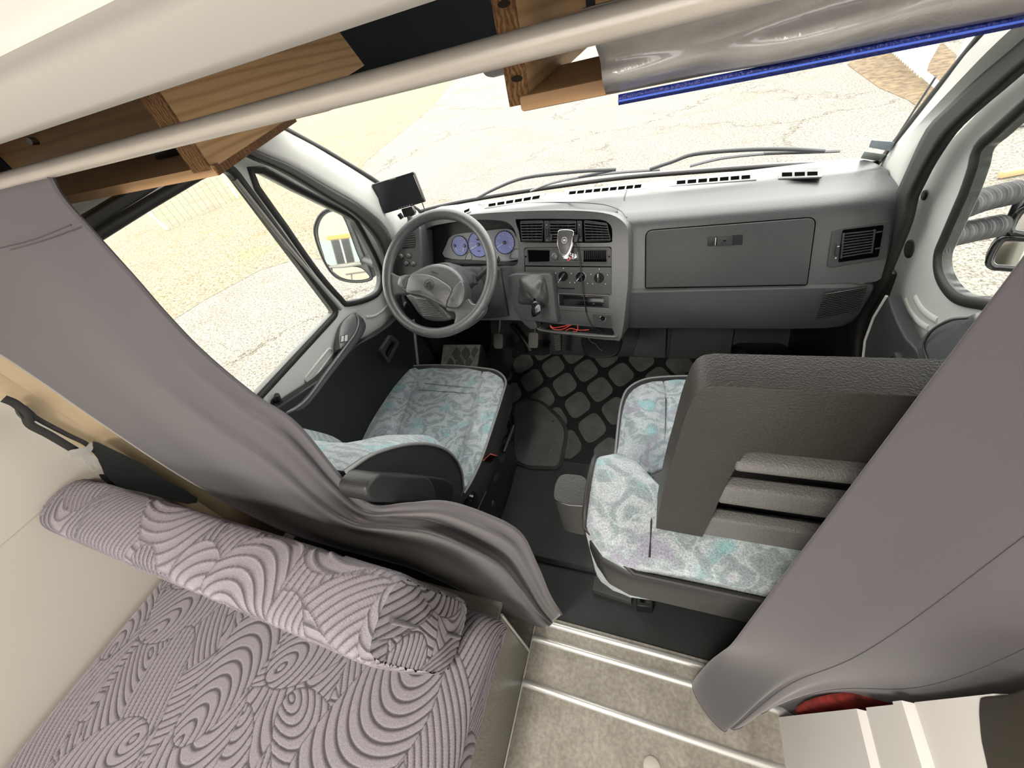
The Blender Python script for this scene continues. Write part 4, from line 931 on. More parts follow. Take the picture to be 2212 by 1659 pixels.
slab('bracket_head', rounded(MP.pts([(866, 452), (888, 446), (896, 458), (893, 466), (873, 470)], -0.004), 0.003, 2), MP.n, 0.03, M_black, mo, bevel=0.002)
tube('bracket_knob', [MP(862, 462, -0.01), MP(869, 472, -0.01)], 0.008, M_black, mo)
tube('bracket_post', [MP(884, 466, -0.012), MP(887, 476, -0.012), MP(885, 492, -0.016)], [0.009, 0.011, 0.011], M_dash, mo, seg=14)
slab('bracket_foot', rounded([MP(872, 492, -0.01), MP(900, 486, -0.01), MP(902, 494, -0.04), MP(868, 500, -0.04)], 0.004, 2), V(0, -0.4, 1), 0.006, M_dash, mo, bevel=0.001)
tube('monitor_cable', smooth_line([MP(912, 438, -0.01), MP(917, 452, -0.01), MP(920, 464, 0.0), MP(919, 474, 0.0)], 5), 0.0018, M_black, mo)

# ------------------------------------------------------------------ phone charger on the centre vent
PH = Plane(FC.p + FC.n * 0.055, unit(FC.n + V(0.12, 0, 0.18)))
ph = thing('phone_holder', 'silver edged wireless phone charger clipped to the middle vent', 'phone holder', PH(1220, 560))
body = smooth_line(PH.pts(zoom([(752, 320), (790, 306), (880, 306), (930, 322), (938, 360), (925, 480), (905, 570), (870, 625), (830, 640), (780, 620), (750, 540), (735, 460), (742, 360)], *K4)), 3, True)
slab('charger_edge', body, PH.n, 0.014, M_chrome, ph, bevel=0.003)
slab('charger_face', smooth_line(PH.pts(zoom([(765, 335), (800, 322), (880, 324), (910, 345), (905, 470), (885, 550), (855, 600), (825, 612), (795, 590), (768, 520), (755, 440), (758, 370)], *K4), 0.001), 3, True), PH.n, 0.003, mat('charger_grey', (0.07, 0.072, 0.074), 0.35), ph, bevel=0.0008)
pc = PH(*zoom([(824, 436)], *K4)[0], 0.0018); pu = unit(PH(*zoom([(870, 436)], *K4)[0], 0.0018) - pc); pv = unit(np.cross(PH.n, pu))
tube('charge_ring', [pc + 0.0078 * (math.cos(a) * pu + math.sin(a) * pv * 1.1) for a in np.linspace(0, 2 * math.pi, 28, endpoint=False)], 0.0006, M_whitep, ph, seg=5, closed=True)
for i in (-1, 0, 1): bar('charge_mark', pc + pu * i * 0.0028 - pv * 0.003, pc + pu * i * 0.0028 + pv * 0.003, 0.0018, 0.0005, PH.n, M_whitep, ph, bevel=0)
for q in ([(655, 355), (680, 365), (672, 440), (648, 455)], [(932, 378), (995, 372), (975, 455), (940, 465)]):
    slab('gripper_arm', rounded(PH.pts(zoom(q, *K4), 0.004), 0.002, 2), PH.n, 0.014, M_black, ph, bevel=0.001)
bar('gripper_rod', PH(*zoom([(670, 370)], *K4)[0], -0.008), PH(*zoom([(950, 390)], *K4)[0], -0.008), 0.004, 0.004, PH.n, M_black, ph)
slab('charger_foot', rounded(PH.pts(zoom([(795, 625), (880, 630), (860, 665), (805, 660)], *K4), 0.006), 0.002, 2), PH.n, 0.012, M_chrome, ph, bevel=0.002)
tube('clip_arm', [PH(1219, 520, -0.012), FC(1219, 522, 0.01)], 0.007, M_black, ph)
cb = [(958, 465), (985, 540), (1005, 650), (1020, 800), (1035, 950), (1050, 1080), (1070, 1200), (1085, 1300), (1105, 1370), (1140, 1440), (1160, 1480)]
o = tube('charger_cable', smooth_line([PH(*zoom([cb[0]], *K4)[0], 0.0)] + [FC(*zoom([p], *K4)[0], 0.022 if i < 6 else 0.012) for i, p in enumerate(cb[1:])], 5), 0.0017, M_black, seg=8)
tag(o, 'thin black charging cable hanging down the centre console', 'cable')
# keys and red tag in the socket
ky = thing('key_fob', 'keys with a small red tag hanging at the socket', 'keys', FC(1239, 560, 0.02))
for q in ([(900, 595), (960, 600), (975, 640), (930, 670), (905, 640)], ):
    slab('key_blade', rounded(FC.pts(zoom(q, *K4), 0.018), 0.002, 3), FC.n, 0.003, M_chrome, ky, bevel=0.0005)
slab('red_tag', rounded(FC.pts(zoom([(850, 660), (905, 632), (912, 660), (865, 690)], *K4), 0.02), 0.002, 3), FC.n, 0.004, M_red, ky, bevel=0.001)
tube('key_ring', [FC(*zoom([(905 + 22 * math.cos(a), 640 + 22 * math.sin(a))], *K4)[0], 0.022) for a in np.linspace(0, 6.28, 18, endpoint=False)], 0.0009, M_chrome, ky, seg=6, closed=True)
# red wires in the tray
wr = thing('red_wires', 'tangle of coral red wire lying in the console tray', 'wire', FC(1230, 710, -0.02))
M_wire = mat('coral_red_wire', (0.75, 0.10, 0.08), 0.45)
for q in ([(655, 1465), (700, 1500), (800, 1500), (900, 1450), (970, 1445), (985, 1490), (960, 1530), (930, 1520)], [(655, 1450), (690, 1480), (790, 1470), (900, 1440)], [(840, 1515), (900, 1490), (1000, 1510), (1120, 1505)]):
    tube('wire', smooth_line(FC.pts(zoom(q, *K4), -0.006), 5), 0.0016, M_wire, wr, seg=6)
tube('black_wire', smooth_line(FC.pts(zoom([(1150, 1480), (1220, 1500), (1300, 1550)], *K4), -0.004), 5), 0.002, M_black, wr, seg=6)
# ------------------------------------------------------------------ floor mats, hatch, footwell
K6 = (880, 680, 4.254); ZF = 0.03
fm = thing('floor_mat', 'black rubber floor mat with raised rounded diamond pads', 'mat', (-0.3, 1.2, ZF))
mo_ = [PZ(*p, ZF + 0.006) for p in [(1209, 993), (1303, 1007), (1420, 1025), (1600, 1040)]]
FRONT = PZ(1560, 778, ZF)[1]
mout = [V(-0.44, mo_[0][1], ZF + 0.006), V(0.05, mo_[0][1], ZF + 0.006), V(0.30, 1.02, ZF + 0.006), V(0.33, FRONT, ZF + 0.006), V(-0.78, FRONT, ZF + 0.006), V(-0.80, 1.05, ZF + 0.006), V(-0.48, 1.02, ZF + 0.006)]
slab('mat_base', mout, V(0, 0, 1), 0.008, M_floorrub2, fm, bevel=0.003)
c0 = PZ(*zoom([(1340, 475)], *K6)[0], ZF + 0.006); e1 = PZ(*zoom([(1640, 510)], *K6)[0], ZF + 0.006) - c0; e2 = PZ(*zoom([(1445, 640)], *K6)[0], ZF + 0.006) - c0
def inside(p, poly):
    c = False; n = len(poly)
    for i in range(n):
        a, b_ = poly[i], poly[i - 1]
        if (a[1] > p[1]) != (b_[1] > p[1]) and p[0] < (b_[0] - a[0]) * (p[1] - a[1]) / (b_[1] - a[1]) + a[0]: c = not c
    return c
def clip_poly(pts, y0, y1, x0, x1):
    def cl(P, ax, v, s):
        out = []
        for i in range(len(P)):
            a, b_ = P[i - 1], P[i]; ia, ib = s * (a[ax] - v) >= 0, s * (b_[ax] - v) >= 0
            if ia != ib: t = (v - a[ax]) / (b_[ax] - a[ax]); out.append(a + (b_ - a) * t)
            if ib: out.append(b_)
        return out
    for ax, v, s in ((1, y0, 1), (1, y1, -1), (0, x0, 1), (0, x1, -1)):
        if len(pts) < 3: return []
        pts = cl(pts, ax, v, s)
    return pts
for i in range(-5, 6):
    for j in range(-3, 5):
        c = c0 + e1 * i + e2 * j
        h1, h2 = e1 * 0.42, (e2 - e1 * 0.5) * 0.86
        pts = rounded([c - h1, c + h2 * 0.98, c + h1, c - h2 * 0.98], 0.045, 5)
        pts = clip_poly(pts, mo_[0][1] + 0.012, FRONT - 0.004, -0.78, 0.31)
        if len(pts) < 4 or not inside(np.mean(pts, 0), mout): continue
        A = np.array(pts)
        if np.ptp(A[:, 0]) < 0.02 or np.ptp(A[:, 1]) < 0.015: continue
        slab('mat_pad', [p + V(0, 0, 0.0025) for p in pts], V(0, 0, 1), 0.0035, M_padrub, fm, bevel=0.0012, seg=1)
# engine hatch cover
hc = thing('floor_hatch', 'dark grey screwed hatch plate on the floor between the seats', 'hatch cover', PZ(1160, 900, ZF))
ho = [(985, 835), (1060, 795), (1130, 785), (1200, 800), (1250, 830), (1360, 925), (1425, 1015), (1442, 1100), (1420, 1230), (1400, 1330), (1370, 1378), (1300, 1386), (1010, 1345), (980, 1050)]
HP_ = lambda q, z: [PZ(*p, z) for p in zoom(q, *K6)]
slab('hatch_rim', smooth_line(offset_loop(HP_(ho, ZF + 0.012), V(0, 0, 1), 0.018), 2, True), V(0, 0, 1), 0.012, M_floorrub, hc, bevel=0.006)
slab('hatch_plate', smooth_line(HP_(ho, ZF + 0.022), 3, True), V(0, 0, 1), 0.016, mat('hatch_grey', (0.13, 0.14, 0.138), 0.55, vary=(8, 0.2)), hc, bevel=0.004)
for q in ((980, 905), (1340, 980), (1355, 1185), (1325, 1240)):
    disc('screw', PZ(*zoom([q], *K6)[0], ZF + 0.0235), V(0, 0, 1), 0.005, 0.002, M_screw, hc, seg=12, bevel=0.0006)
# footrest box at the left
fr = thing('footrest', 'moulded black footrest with worn diamond pads left of the clutch', 'footrest', PZ(1000, 760, ZF))
zt = 0.42
ft = [PZ(*p, zt) for p in zoom([(325, 265), (690, 265), (640, 560), (290, 560)], *K6)]
slab('footrest_block', ft, V(0, 0, 1), zt - ZF, M_floorrub2, fr, bevel=0.012)
ft2 = [np.array(p) for p in zoom([(335, 285), (655, 285), (625, 540), (300, 540)], *K6)]
slab('worn_tread', [PZ(*p, zt + 0.001) for p in zoom([(330, 275), (670, 275), (635, 540), (298, 540)], *K6)], V(0, 0, 1), 0.002, mat('worn_rubber_grey', (0.20, 0.20, 0.18), 0.7, vary=(30, 0.3)), fr)
for r in range(3):
    for cidx in range(4):
        s = (cidx + 0.5 * (r % 2) + 0.35) / 3.6; t = (r + 0.65) / 2.6
        if s > 0.97: continue
        cc = (ft2[0] * (1 - s) + ft2[1] * s) * (1 - t) + (ft2[3] * (1 - s) + ft2[2] * s) * t
        hx, hy = 11.0, 16.0
        pts = rounded([PZ(cc[0] - hx, cc[1], zt + 0.004), PZ(cc[0], cc[1] + hy, zt + 0.004), PZ(cc[0] + hx, cc[1], zt + 0.004), PZ(cc[0], cc[1] - hy, zt + 0.004)], 0.02, 4)
        pts = clip_poly(pts, ft[2][1] + 0.0, ft[0][1] - 0.006, ft[3][0] + 0.005, ft[1][0] - 0.005)
        if len(pts) > 3: slab('tread_pad', pts, V(0, 0, 1), 0.003, M_floorrub, fr, bevel=0.001, seg=1)
# pedal base plate
pb_ = thing('pedal_base', 'black rubber boot plate with two screws below the brake pedal', 'boot plate', PZ(1150, 760, ZF))
pz = Plane(PZ(1145, 765, ZF + 0.01), V(0, -0.30, 1))
slab('boot_plate', smooth_line(pz.pts(zoom([(1010, 230), (1290, 150), (1305, 290), (1290, 360), (1220, 405), (1120, 430), (1010, 415), (955, 380), (970, 320)], *K6)), 3, True), pz.n, 0.02, M_floorrub2, pb_, bevel=0.006)
tube('steering_boot', smooth_line([pz(*p, h) for p, h in zip(zoom([(1130, 320), (1100, 270), (1040, 190), (960, 90)], *K6), (0.0, 0.03, 0.08, 0.16))], 5), [0.034, 0.022, 0.014, 0.013], M_black, pb_, seg=16)
for q in ((1020, 345), (1225, 350)): disc('screw', pz(*zoom([q], *K6)[0], 0.002), pz.n, 0.006, 0.003, M_screw, pb_, seg=12)
# transmission bump under console with wire clip
tb = thing('tunnel_cover', 'black moulded tunnel cover with a wire clip under the console', 'cover', PZ(1300, 760, ZF))
tp = Plane(PZ(1310, 775, ZF + 0.012), V(0, -0.5, 1))
slab('cover_plate', smooth_line(tp.pts(zoom([(1605, 190), (1780, 170), (1960, 200), (1950, 320), (1900, 375), (1800, 395), (1690, 390), (1620, 330)], *K6)), 3, True), tp.n, 0.02, M_floorrub2, tb, bevel=0.006)
tube('wire_clip', smooth_line([tp(*p, 0.006) for p in zoom([(1660, 205), (1690, 250), (1730, 270), (1760, 310), (1790, 330)], *K6)], 4), 0.003, M_screw, tb, seg=6)
# textured upright toe panels
for q, nm, lab in (([(1385, 705), (1440, 708), (1438, 778), (1365, 770)], 'toe_panel', 'grained black toe panel right of the tunnel cover'), ([(1452, 705), (1588, 705), (1577, 778), (1442, 778)], 'toe_panel', 'wide grained black toe panel under the glovebox')):
    tpp = Plane((0, FRONT, ZF), (0, -1, 0.55))
    o = slab(nm, rounded(tpp.pts(q), 0.01, 3), tpp.n, 0.03, M_floorrub, bevel=0.006); tag(o, lab, 'panel')
wa = thing('wheel_arch_cover', 'glossy black wheel arch cover in the passenger footwell', 'wheel arch', (0.42, 1.2, ZF))
rows = []
for y in np.linspace(1.75, 1.02, 12):
    t = (1.75 - y) / 0.73; h = 0.16 * math.sin(min(1, t * 1.0) * math.pi * 0.9 + 0.25); h = max(h, 0.0)
    rows.append([V(0.36, y, ZF), V(0.37, y, ZF + h * 0.5), V(0.40, y, ZF + h), V(0.48, y, ZF + h * 1.05), V(0.58, y, ZF + h * 1.05), V(0.58, y, ZF)])
loft('arch_shell', rows, mat('glossy_black_vinyl', (0.012, 0.014, 0.017), 0.3, bump=(40, 0.2, 2)), wa, closed_u=True, cap=True)
sp = Plane((0.56, 0, 0.2), (-1, 0, 0.2))
slab('sill_strip', sp.pts([(1805, 715), (1840, 715), (1842, 860), (1800, 860)], 0.01), sp.n, 0.02, M_black, wa, bevel=0.005)
disc('sill_screw', sp(1825, 806, 0.012), sp.n, 0.006, 0.003, M_screw, wa, seg=12)
# low clips on the sunken strip behind the passenger seat
cl = thing('seat_rail_cover', 'dark plastic seat rail cover at the rear of the passenger seat', 'rail cover', PZ(1340, 1260, 0.0))
K7 = (1150, 780, 2.458)
slab('cover_block', [PZ(*p, 0.02) for p in zoom([(325, 1135), (540, 1160), (525, 1280), (318, 1215)], *K7)], V(0, 0, 1), 0.035, M_floorrub, cl, bevel=0.004)
slab('rail_bracket', [PZ(*p, 0.05) for p in zoom([(545, 1110), (640, 1130), (640, 1310), (555, 1300)], *K7)], V(0, 0, 1), 0.06, M_black, cl, bevel=0.004)
slab('bracket_hole', [PZ(*p, 0.052) for p in zoom([(575, 1210), (635, 1215), (630, 1290), (572, 1280)], *K7)], V(0, 0, 1), 0.003, M_gloss, cl)
# ------------------------------------------------------------------ cab seats
m, nt, N, L, b, tc = nodes('teal_grey_patterned_fabric', 0.9); M_fab = m
b.inputs['Sheen Weight'].default_value = 0.3
nz = tex(N, L, 'Noise', tc.outputs['Object'], 7, 3)
vm = N.new('ShaderNodeVectorMath'); vm.operation = 'MULTIPLY_ADD'; vm.inputs[1].default_value = (0.16, 0.16, 0.16)
L.new(nz.outputs['Color'], vm.inputs[0]); L.new(tc.outputs['Object'], vm.inputs[2])
wv = tex(N, L, 'Wave', vm.outputs[0], 14, 3, Distortion=7.0, wave_type='RINGS')
vo = tex(N, L, 'Voronoi', vm.outputs[0], 20, feature='DISTANCE_TO_EDGE')
n2 = tex(N, L, 'Noise', vm.outputs[0], 13, 2)
n3 = tex(N, L, 'Noise', tc.outputs['Object'], 8.5, 3, Distortion=1.2)
base = ramp(N, [(0.2, (0.25, 0.305, 0.32)), (0.5, (0.33, 0.385, 0.405)), (0.8, (0.41, 0.45, 0.48))]); L.new(wv.outputs['Fac'], base.inputs[0])
r_l = ramp(N, [(0.0, (0.7, 0.7, 0.7)), (0.045, (0, 0, 0))]); L.new(vo.outputs[0], r_l.inputs[0])
c1 = mixc(N, L, r_l.outputs[0], base.outputs[0], (0.45, 0.54, 0.55))
r_t = ramp(N, [(0.58, (0, 0, 0)), (0.68, (0.8, 0.8, 0.8))]); L.new(n2.outputs[0], r_t.inputs[0])
c2 = mixc(N, L, r_t.outputs[0], c1, (0.22, 0.45, 0.48))
r_p = ramp(N, [(0.60, (0, 0, 0)), (0.68, (1, 1, 1))]); L.new(n3.outputs[0], r_p.inputs[0])
c3 = mixc(N, L, r_p.outputs[0], c2, (0.29, 0.295, 0.36))
fine = tex(N, L, 'Noise', tc.outputs['Object'], 380, 3, Roughness=0.7)
r_f = ramp(N, [(0.3, (0.55, 0.55, 0.55)), (0.65, (1.2, 1.2, 1.2))]); L.new(fine.outputs[0], r_f.inputs[0])
L.new(mixc(N, L, 1.0, c3, r_f.outputs[0], 'MULTIPLY'), b.inputs['Base Color']); bumpn(N, L, b, fine.outputs[0], 0.6, 0.002)
M_vin = mat('black_seat_vinyl', (0.022, 0.023, 0.024), 0.45, bump=(350, 0.35, 3))
M_pipe = mat('grey_seat_piping', (0.20, 0.21, 0.215), 0.5)
M_hr = mat('grained_black_headrest', (0.034, 0.032, 0.028), 0.52, bump=(420, 0.5, 3), spec=0.5)
M_slat = mat('grained_lit_slat', (0.13, 0.13, 0.125), 0.55, bump=(420, 0.7, 3))  # headrest plastic made paler; light on the slats is in the colour
UPV = V(0, 0, 1)
def cushion(root, outline, seams, ztop, back_pts):
    """vinyl sided cushion with three fabric sections and a piping line"""
    full = outline + back_pts
    O = smooth_line(outline, 3)
    full = O + back_pts
    rows = []
    c = np.mean(full, 0)
    for dz, s in ((-0.16, 0.90), (-0.12, 0.99), (-0.07, 1.035), (-0.02, 1.02), (0.0, 1.0)):
        rows.append([c * (1 - s) + p * s + V(0, 0, dz) for p in full])
    rows.append([c * 0.05 + p * 0.95 + V(0, 0, 0.004) for p in full])
    loft('cushion_side', rows, M_vin, root, closed_u=True, cap=True)
    tube('cushion_piping', [p + V(0, 0, 0.002) for p in O], 0.0038, M_pipe, root, seg=8)
    for nm, q in seams:
        puffy(nm, q, UPV, 0.03, M_fab, root, r=0.010, bulge=0.022 if nm != 'centre_panel' else 0.012, rings=8)
ZS = 0.53
# ---- driver seat
ds = thing('driver_seat', 'teal grey patterned driver seat behind the steering wheel', 'car seat', (-0.75, 0.65, ZF))
dz = lambda l: [PZ(*p, ZS) for p in l]
dout = dz([(766, 950), (789, 902), (825, 845), (854, 806), (883, 792), (970, 790), (1042, 796), (1075, 803), (1093, 823), (1086, 855), (1064, 924), (1042, 989), (1021, 1036), (1003, 1066)])
dzz = lambda l: [PZ(*p, ZS + 0.012) for p in l]
fl = [('left_bolster', smooth_line(dzz([(772, 948), (793, 903), (828, 848), (857, 810), (884, 796), (904, 797), (884, 860), (860, 930), (843, 985), (790, 985)]), 2, True)),
      ('centre_panel', smooth_line(dzz([(902, 797), (970, 795), (1040, 800), (1024, 870), (1006, 935), (986, 1000), (964, 1035), (846, 1000), (862, 920), (884, 850)]), 2, True)),
      ('right_bolster', smooth_line(dzz([(1042, 801), (1074, 808), (1088, 825), (1081, 855), (1059, 924), (1037, 987), (1016, 1032), (1002, 1052), (980, 1035), (988, 985), (1008, 920), (1026, 850)]), 2, True))]
cushion(ds, dout, fl, ZS, [V(-0.55, 0.40, ZS), V(-0.97, 0.40, ZS)])
for a, b_ in (((917, 828), (1026, 838)), ((905, 842), (1020, 850))):
    tube('stitch_line', [PZ(*a, ZS + 0.021), PZ((a[0] + b_[0]) / 2, (a[1] + b_[1]) / 2, ZS + 0.024), PZ(*b_, ZS + 0.021)], 0.0012, M_pipe, ds, seg=5)
box('seat_base', (-0.76, 0.66, 0.20), (0.36, 0.44, 0.34), M_black, ds, bevel=0.02)
prof = [PX(*p, -0.515)[1:] for p in [(997, 1085), (998, 1060), (993, 1015), (971, 979), (935, 961), (880, 959), (807, 978), (750, 1014)]]
prof = prof + [V(0.254, 0.978)]; prof = [V(p[0], p[1]) for p in prof]
rear = [V(0.256, 0.962), V(0.266, 0.92), V(0.285, 0.84), V(0.315, 0.70), V(0.35, 0.55), V(0.38, 0.45)]
full = smooth_line(prof, 3) + smooth_line(rear, 2)
full = [V(p[0], p[1]) for p in full]
cen = np.mean(full, 0)
rows = []
for x, s, sh in ((-0.995, 0.9, 0), (-0.985, 0.97, 0), (-0.95, 1.0, 0), (-0.90, 1.0, 0.005), (-0.86, 0.97, 0.05), (-0.80, 0.95, 0.075), (-0.70, 0.95, 0.075), (-0.65, 0.97, 0.05), (-0.61, 1.0, -0.022), (-0.56, 1.0, -0.03), (-0.53, 0.99, -0.012), (-0.52, 0.97, 0)):
    row = []
    for p in full:
        q = cen + (p - cen) * s; y = q[0]
        fr_ = max(0.0, (q[0] - 0.36)) / 0.12
        y = q[0] - sh * min(1, fr_)
        row.append(V(x, y, q[1]))
    rows.append(row)
loft('backrest', rows, M_fab, ds, closed_u=True, cap=True, ang=60)
side = [V(-0.512, cen[0] + (p[0] - cen[0]) * 0.985, cen[1] + (p[1] - cen[1]) * 0.985) for p in full]
slab('backrest_side', side, V(1, 0, 0), 0.012, M_vin, ds, bevel=0.004)
sp_ = [V(-0.510, p[0], p[1]) for p in smooth_line(prof, 4)]
tube('backrest_piping', sp_, 0.004, M_pipe, ds, seg=8)
K6b = (500, 700, 2.765)
slab('armrest', rounded([PX(*p, -0.445) for p in zoom([(795, 985), (875, 888), (965, 902), (1185, 912), (1222, 985), (1230, 1068), (830, 1066)], *K6b)], 0.02, 4), V(1, 0, 0), 0.06, M_vin, ds, bevel=0.014, seg=4)
slab('armrest_hinge', rounded([PX(*p, -0.468) for p in zoom([(1150, 905), (1290, 925), (1330, 955), (1335, 1010), (1315, 1065), (1180, 1075)], *K6b)], 0.02, 4), V(1, 0, 0), 0.04, M_black, ds, bevel=0.008)
lathe('recline_knob', PX(1012, 1082, -0.505), V(1, 0, 0), [(0.03, 0), (0.03, 0.012), (0.026, 0.022), (0.01, 0.026), (0.0005, 0.026)], M_gloss, ds)
KB = (960, 940, 4.6075)
fp = slab('side_frame', [PX(*p, -0.50) for p in zoom([(385, 270), (540, 180), (690, 60), (720, 320), (640, 620), (560, 850), (330, 760), (420, 560)], *KB)], V(1, 0, 0), 0.02, M_black, ds, bevel=0.004)
for q in ((580, 235), (515, 425)): disc('frame_boss', PX(*zoom([q], *KB)[0], -0.499), V(1, 0, 0), 0.012, 0.004, M_dark, ds, ry=0.022, u=V(0, 0.4, 1))
disc('frame_bolt', PX(*zoom([(490, 680)], *KB)[0], -0.497), V(1, 0, 0), 0.011, 0.006, M_dark, ds, bevel=0.002)
tube('slide_rail', [PX(*p, -0.495) for p in zoom([(590, 170), (640, 40), (690, -90)], *KB)], 0.008, M_black, ds)
bk = slab('belt_buckle', [PX(*p, -0.485) for p in zoom([(385, 262), (460, 195), (530, 212), (455, 282)], *KB)], V(0.3, -0.3, 1), 0.05, M_black, ds, bevel=0.003)
slab('buckle_button', [PX(*p, -0.485) + V(0, 0, 0.003) for p in zoom([(385, 258), (462, 187), (530, 208), (453, 278)], *KB)], V(0.3, -0.3, 1), 0.014, M_red, bk, bevel=0.003)
slab('buckle_slot', [PX(*p, -0.485) + V(0, 0, 0.0045) for p in zoom([(405, 250), (460, 200), (475, 210), (425, 258)], *KB)], V(0.3, -0.3, 1), 0.002, M_gloss, bk)
# ---- passenger seat
ps = thing('passenger_seat', 'teal grey patterned passenger seat with open black slatted headrest', 'car seat', (0.18, 0.65, ZF))
pout = dz([(1327, 1005), (1331, 960), (1336, 910), (1342, 872), (1354, 843), (1382, 824), (1420, 816), (1500, 813), (1600, 817), (1680, 828), (1745, 846)]) + [V(0.445, 0.92, ZS), V(0.455, 0.75, ZS), V(0.44, 0.48, ZS)]
pl_ = [('left_bolster', smooth_line(dzz([(1332, 1004), (1336, 955), (1341, 910), (1347, 875), (1359, 848), (1384, 829), (1432, 821), (1438, 860), (1437, 930), (1433, 1010), (1380, 1020)]), 2, True)),
       ('centre_panel', smooth_line(dzz([(1434, 821), (1500, 818), (1600, 822), (1650, 828), (1670, 880), (1680, 940), (1690, 1010), (1560, 1020), (1434, 1012), (1438, 930), (1440, 860)]), 2, True)),
       ('right_bolster', smooth_line(dzz([(1657, 829), (1682, 832), (1745, 850), (1790, 900)]) + [V(0.445, 0.75, ZS + 0.012), V(0.43, 0.50, ZS + 0.012)] + dzz([(1698, 1010), (1688, 940), (1676, 880)]), 2, True))]
cushion(ps, pout, pl_, ZS, [V(0.36, 0.40, ZS), V(-0.02, 0.40, ZS)])
box('seat_base', (0.19, 0.66, 0.20), (0.36, 0.44, 0.34), M_black, ps, bevel=0.02)
pf = [V(0.46, 0.50), V(0.475, 0.60), V(0.465, 0.74), V(0.445, 0.83), V(0.42, 0.875), V(0.38, 0.895), V(0.31, 0.892), V(0.255, 0.880), V(0.236, 0.866), V(0.230, 0.845)]
pr_ = [V(0.235, 0.80), V(0.26, 0.66), V(0.30, 0.50), V(0.38, 0.46)]
full = [V(p[0], p[1]) for p in smooth_line(pf, 3) + smooth_line(pr_, 2)]
cen = np.mean(full, 0); rows = []
for x, s, sh, fy in ((-0.098, 0.93, 0, 0.0), (-0.088, 0.985, 0, 0.0), (-0.06, 1.0, 0, 0.012), (-0.02, 0.99, 0.01, 0.006), (0.02, 0.96, 0.06, 0), (0.08, 0.95, 0.085, 0), (0.28, 0.95, 0.085, 0), (0.34, 0.96, 0.06, 0), (0.39, 0.99, 0.01, 0), (0.43, 1.0, 0, 0.0), (0.455, 0.985, 0, 0), (0.465, 0.93, 0, 0)):
    row = []
    for p in full:
        q = cen + (p - cen) * s; f_ = max(0.0, min(1, (q[0] - 0.34) / 0.12)); row.append(V(x, q[0] - (sh - fy) * f_ + max(0, (-0.02 - x) / 0.078) ** 2 * 0.055 * max(0, min(1, (0.34 - q[0]) / 0.1)) , q[1]))
    rows.append(row)
loft('backrest', rows, M_fab, ps, closed_u=True, cap=True, ang=60)
_r0 = np.array(rows[0]); _c0 = _r0.mean(0); sdp = [V(-0.102, *(_c0 + (p - _c0) * 1.01)[1:]) for p in _r0]
slab('backrest_side', sdp, V(-1, 0, 0), 0.012, M_vin, ps, bevel=0.005)
k3 = len(smooth_line(pf, 3))
rl = [V(x, cen[0] + (full[k3 - 2][0] - cen[0]) * 1.02, cen[1] + (full[k3 - 2][1] - cen[1]) * 1.02) for x in np.linspace(-0.01, 0.45, 12)]
tube('backrest_piping', [V(-0.095, cen[0] + (p[0] - cen[0]) * 0.99 + 0.05 * max(0, min(1, (0.34 - p[0]) / 0.1)), cen[1] + (p[1] - cen[1]) * 0.99) for p in full[2:k3 - 2]] + rl, 0.004, M_rubber, ps, seg=8)
loft('backrest_shell', [[V(x, y + dy, z) for y, z in ((0.232, 0.850), (0.228, 0.83), (0.236, 0.78), (0.262, 0.64), (0.32, 0.49))] for x, dy in ((-0.085, 0.035), (-0.06, 0.012), (-0.02, 0.0), (0.2, 0.0), (0.42, 0.0), (0.455, 0.03))], M_vin, ps, thick=0.004)
tube('fabric_seam', [V(0.01, y, z) for y, z in ((0.40, 0.86), (0.36, 0.885), (0.30, 0.886), (0.25, 0.874))], 0.0016, M_rubber, ps, seg=5)
# headrest
HR = Plane((0, 0.30, 1.0), (0, -1, 0.06))
hl = [HR(*p) for p in zoom([(930, 1045), (800, 1022), (720, 1000), (668, 968), (652, 925), (672, 800), (705, 650), (750, 500), (795, 340), (840, 225), (880, 165), (930, 140), (990, 134)], *K7)]
XH = 0.185
hout = smooth_line(hl, 2); hout = hout + [V(2 * XH - p[0], p[1], p[2]) for p in reversed(hout)]
zb_ = hl[0][2]
hole_l = [HR(*p) for p in zoom([(905, 985), (895, 950), (960, 820), (1030, 655), (1098, 545), (1120, 500), (1175, 484)], *K7)]
hole_l = smooth_line(hole_l, 2); hole = hole_l + [V(2 * XH - p[0], p[1], p[2]) for p in reversed(hole_l)]
hr = slab('headrest_frame', hout, HR.n, 0.055, M_hr, ps, bevel=0.022, seg=4, holes=[hole])
slab('headrest_gap_shade', [p - HR.n * 0.05 for p in offset_loop(hole, HR.n, 0.004)], HR.n, 0.004, M_black, ps)  # black sheet stands for the shade seen through the slat gaps
for a, b_, w in (((1100, 515), (1105, 560), 0), ((1022, 668), (1005, 745), 0), ((930, 850), (908, 950), 0)):
    t0, t1 = [HR(*q, -0.004) for q in zoom([a, b_], *K7)]
    xl = min(t0[0], t1[0]) - 0.004; xr = 2 * XH - xl
    top = t0[2]; bot = t1[2]
    vs = [V(x, y, z) for x in (xl, xr) for y, z in ((0.322, top + 0.003), (0.304, top), (0.296, bot + 0.008), (0.300, bot), (0.322, bot + 0.004))]
    fs = [(0, 1, 6, 5), (1, 2, 7, 6), (2, 3, 8, 7), (3, 4, 9, 8), (4, 0, 5, 9), (0, 4, 3, 2, 1), (5, 6, 7, 8, 9)]
    mesh('headrest_slat', vs, fs, M_slat, ps, bevel=0.004)
for x in (0.12, 0.25): tube('headrest_post', [V(x, 0.315, zb_ + 0.02), V(x, 0.315, 0.80)], 0.007, M_chrome, ps)
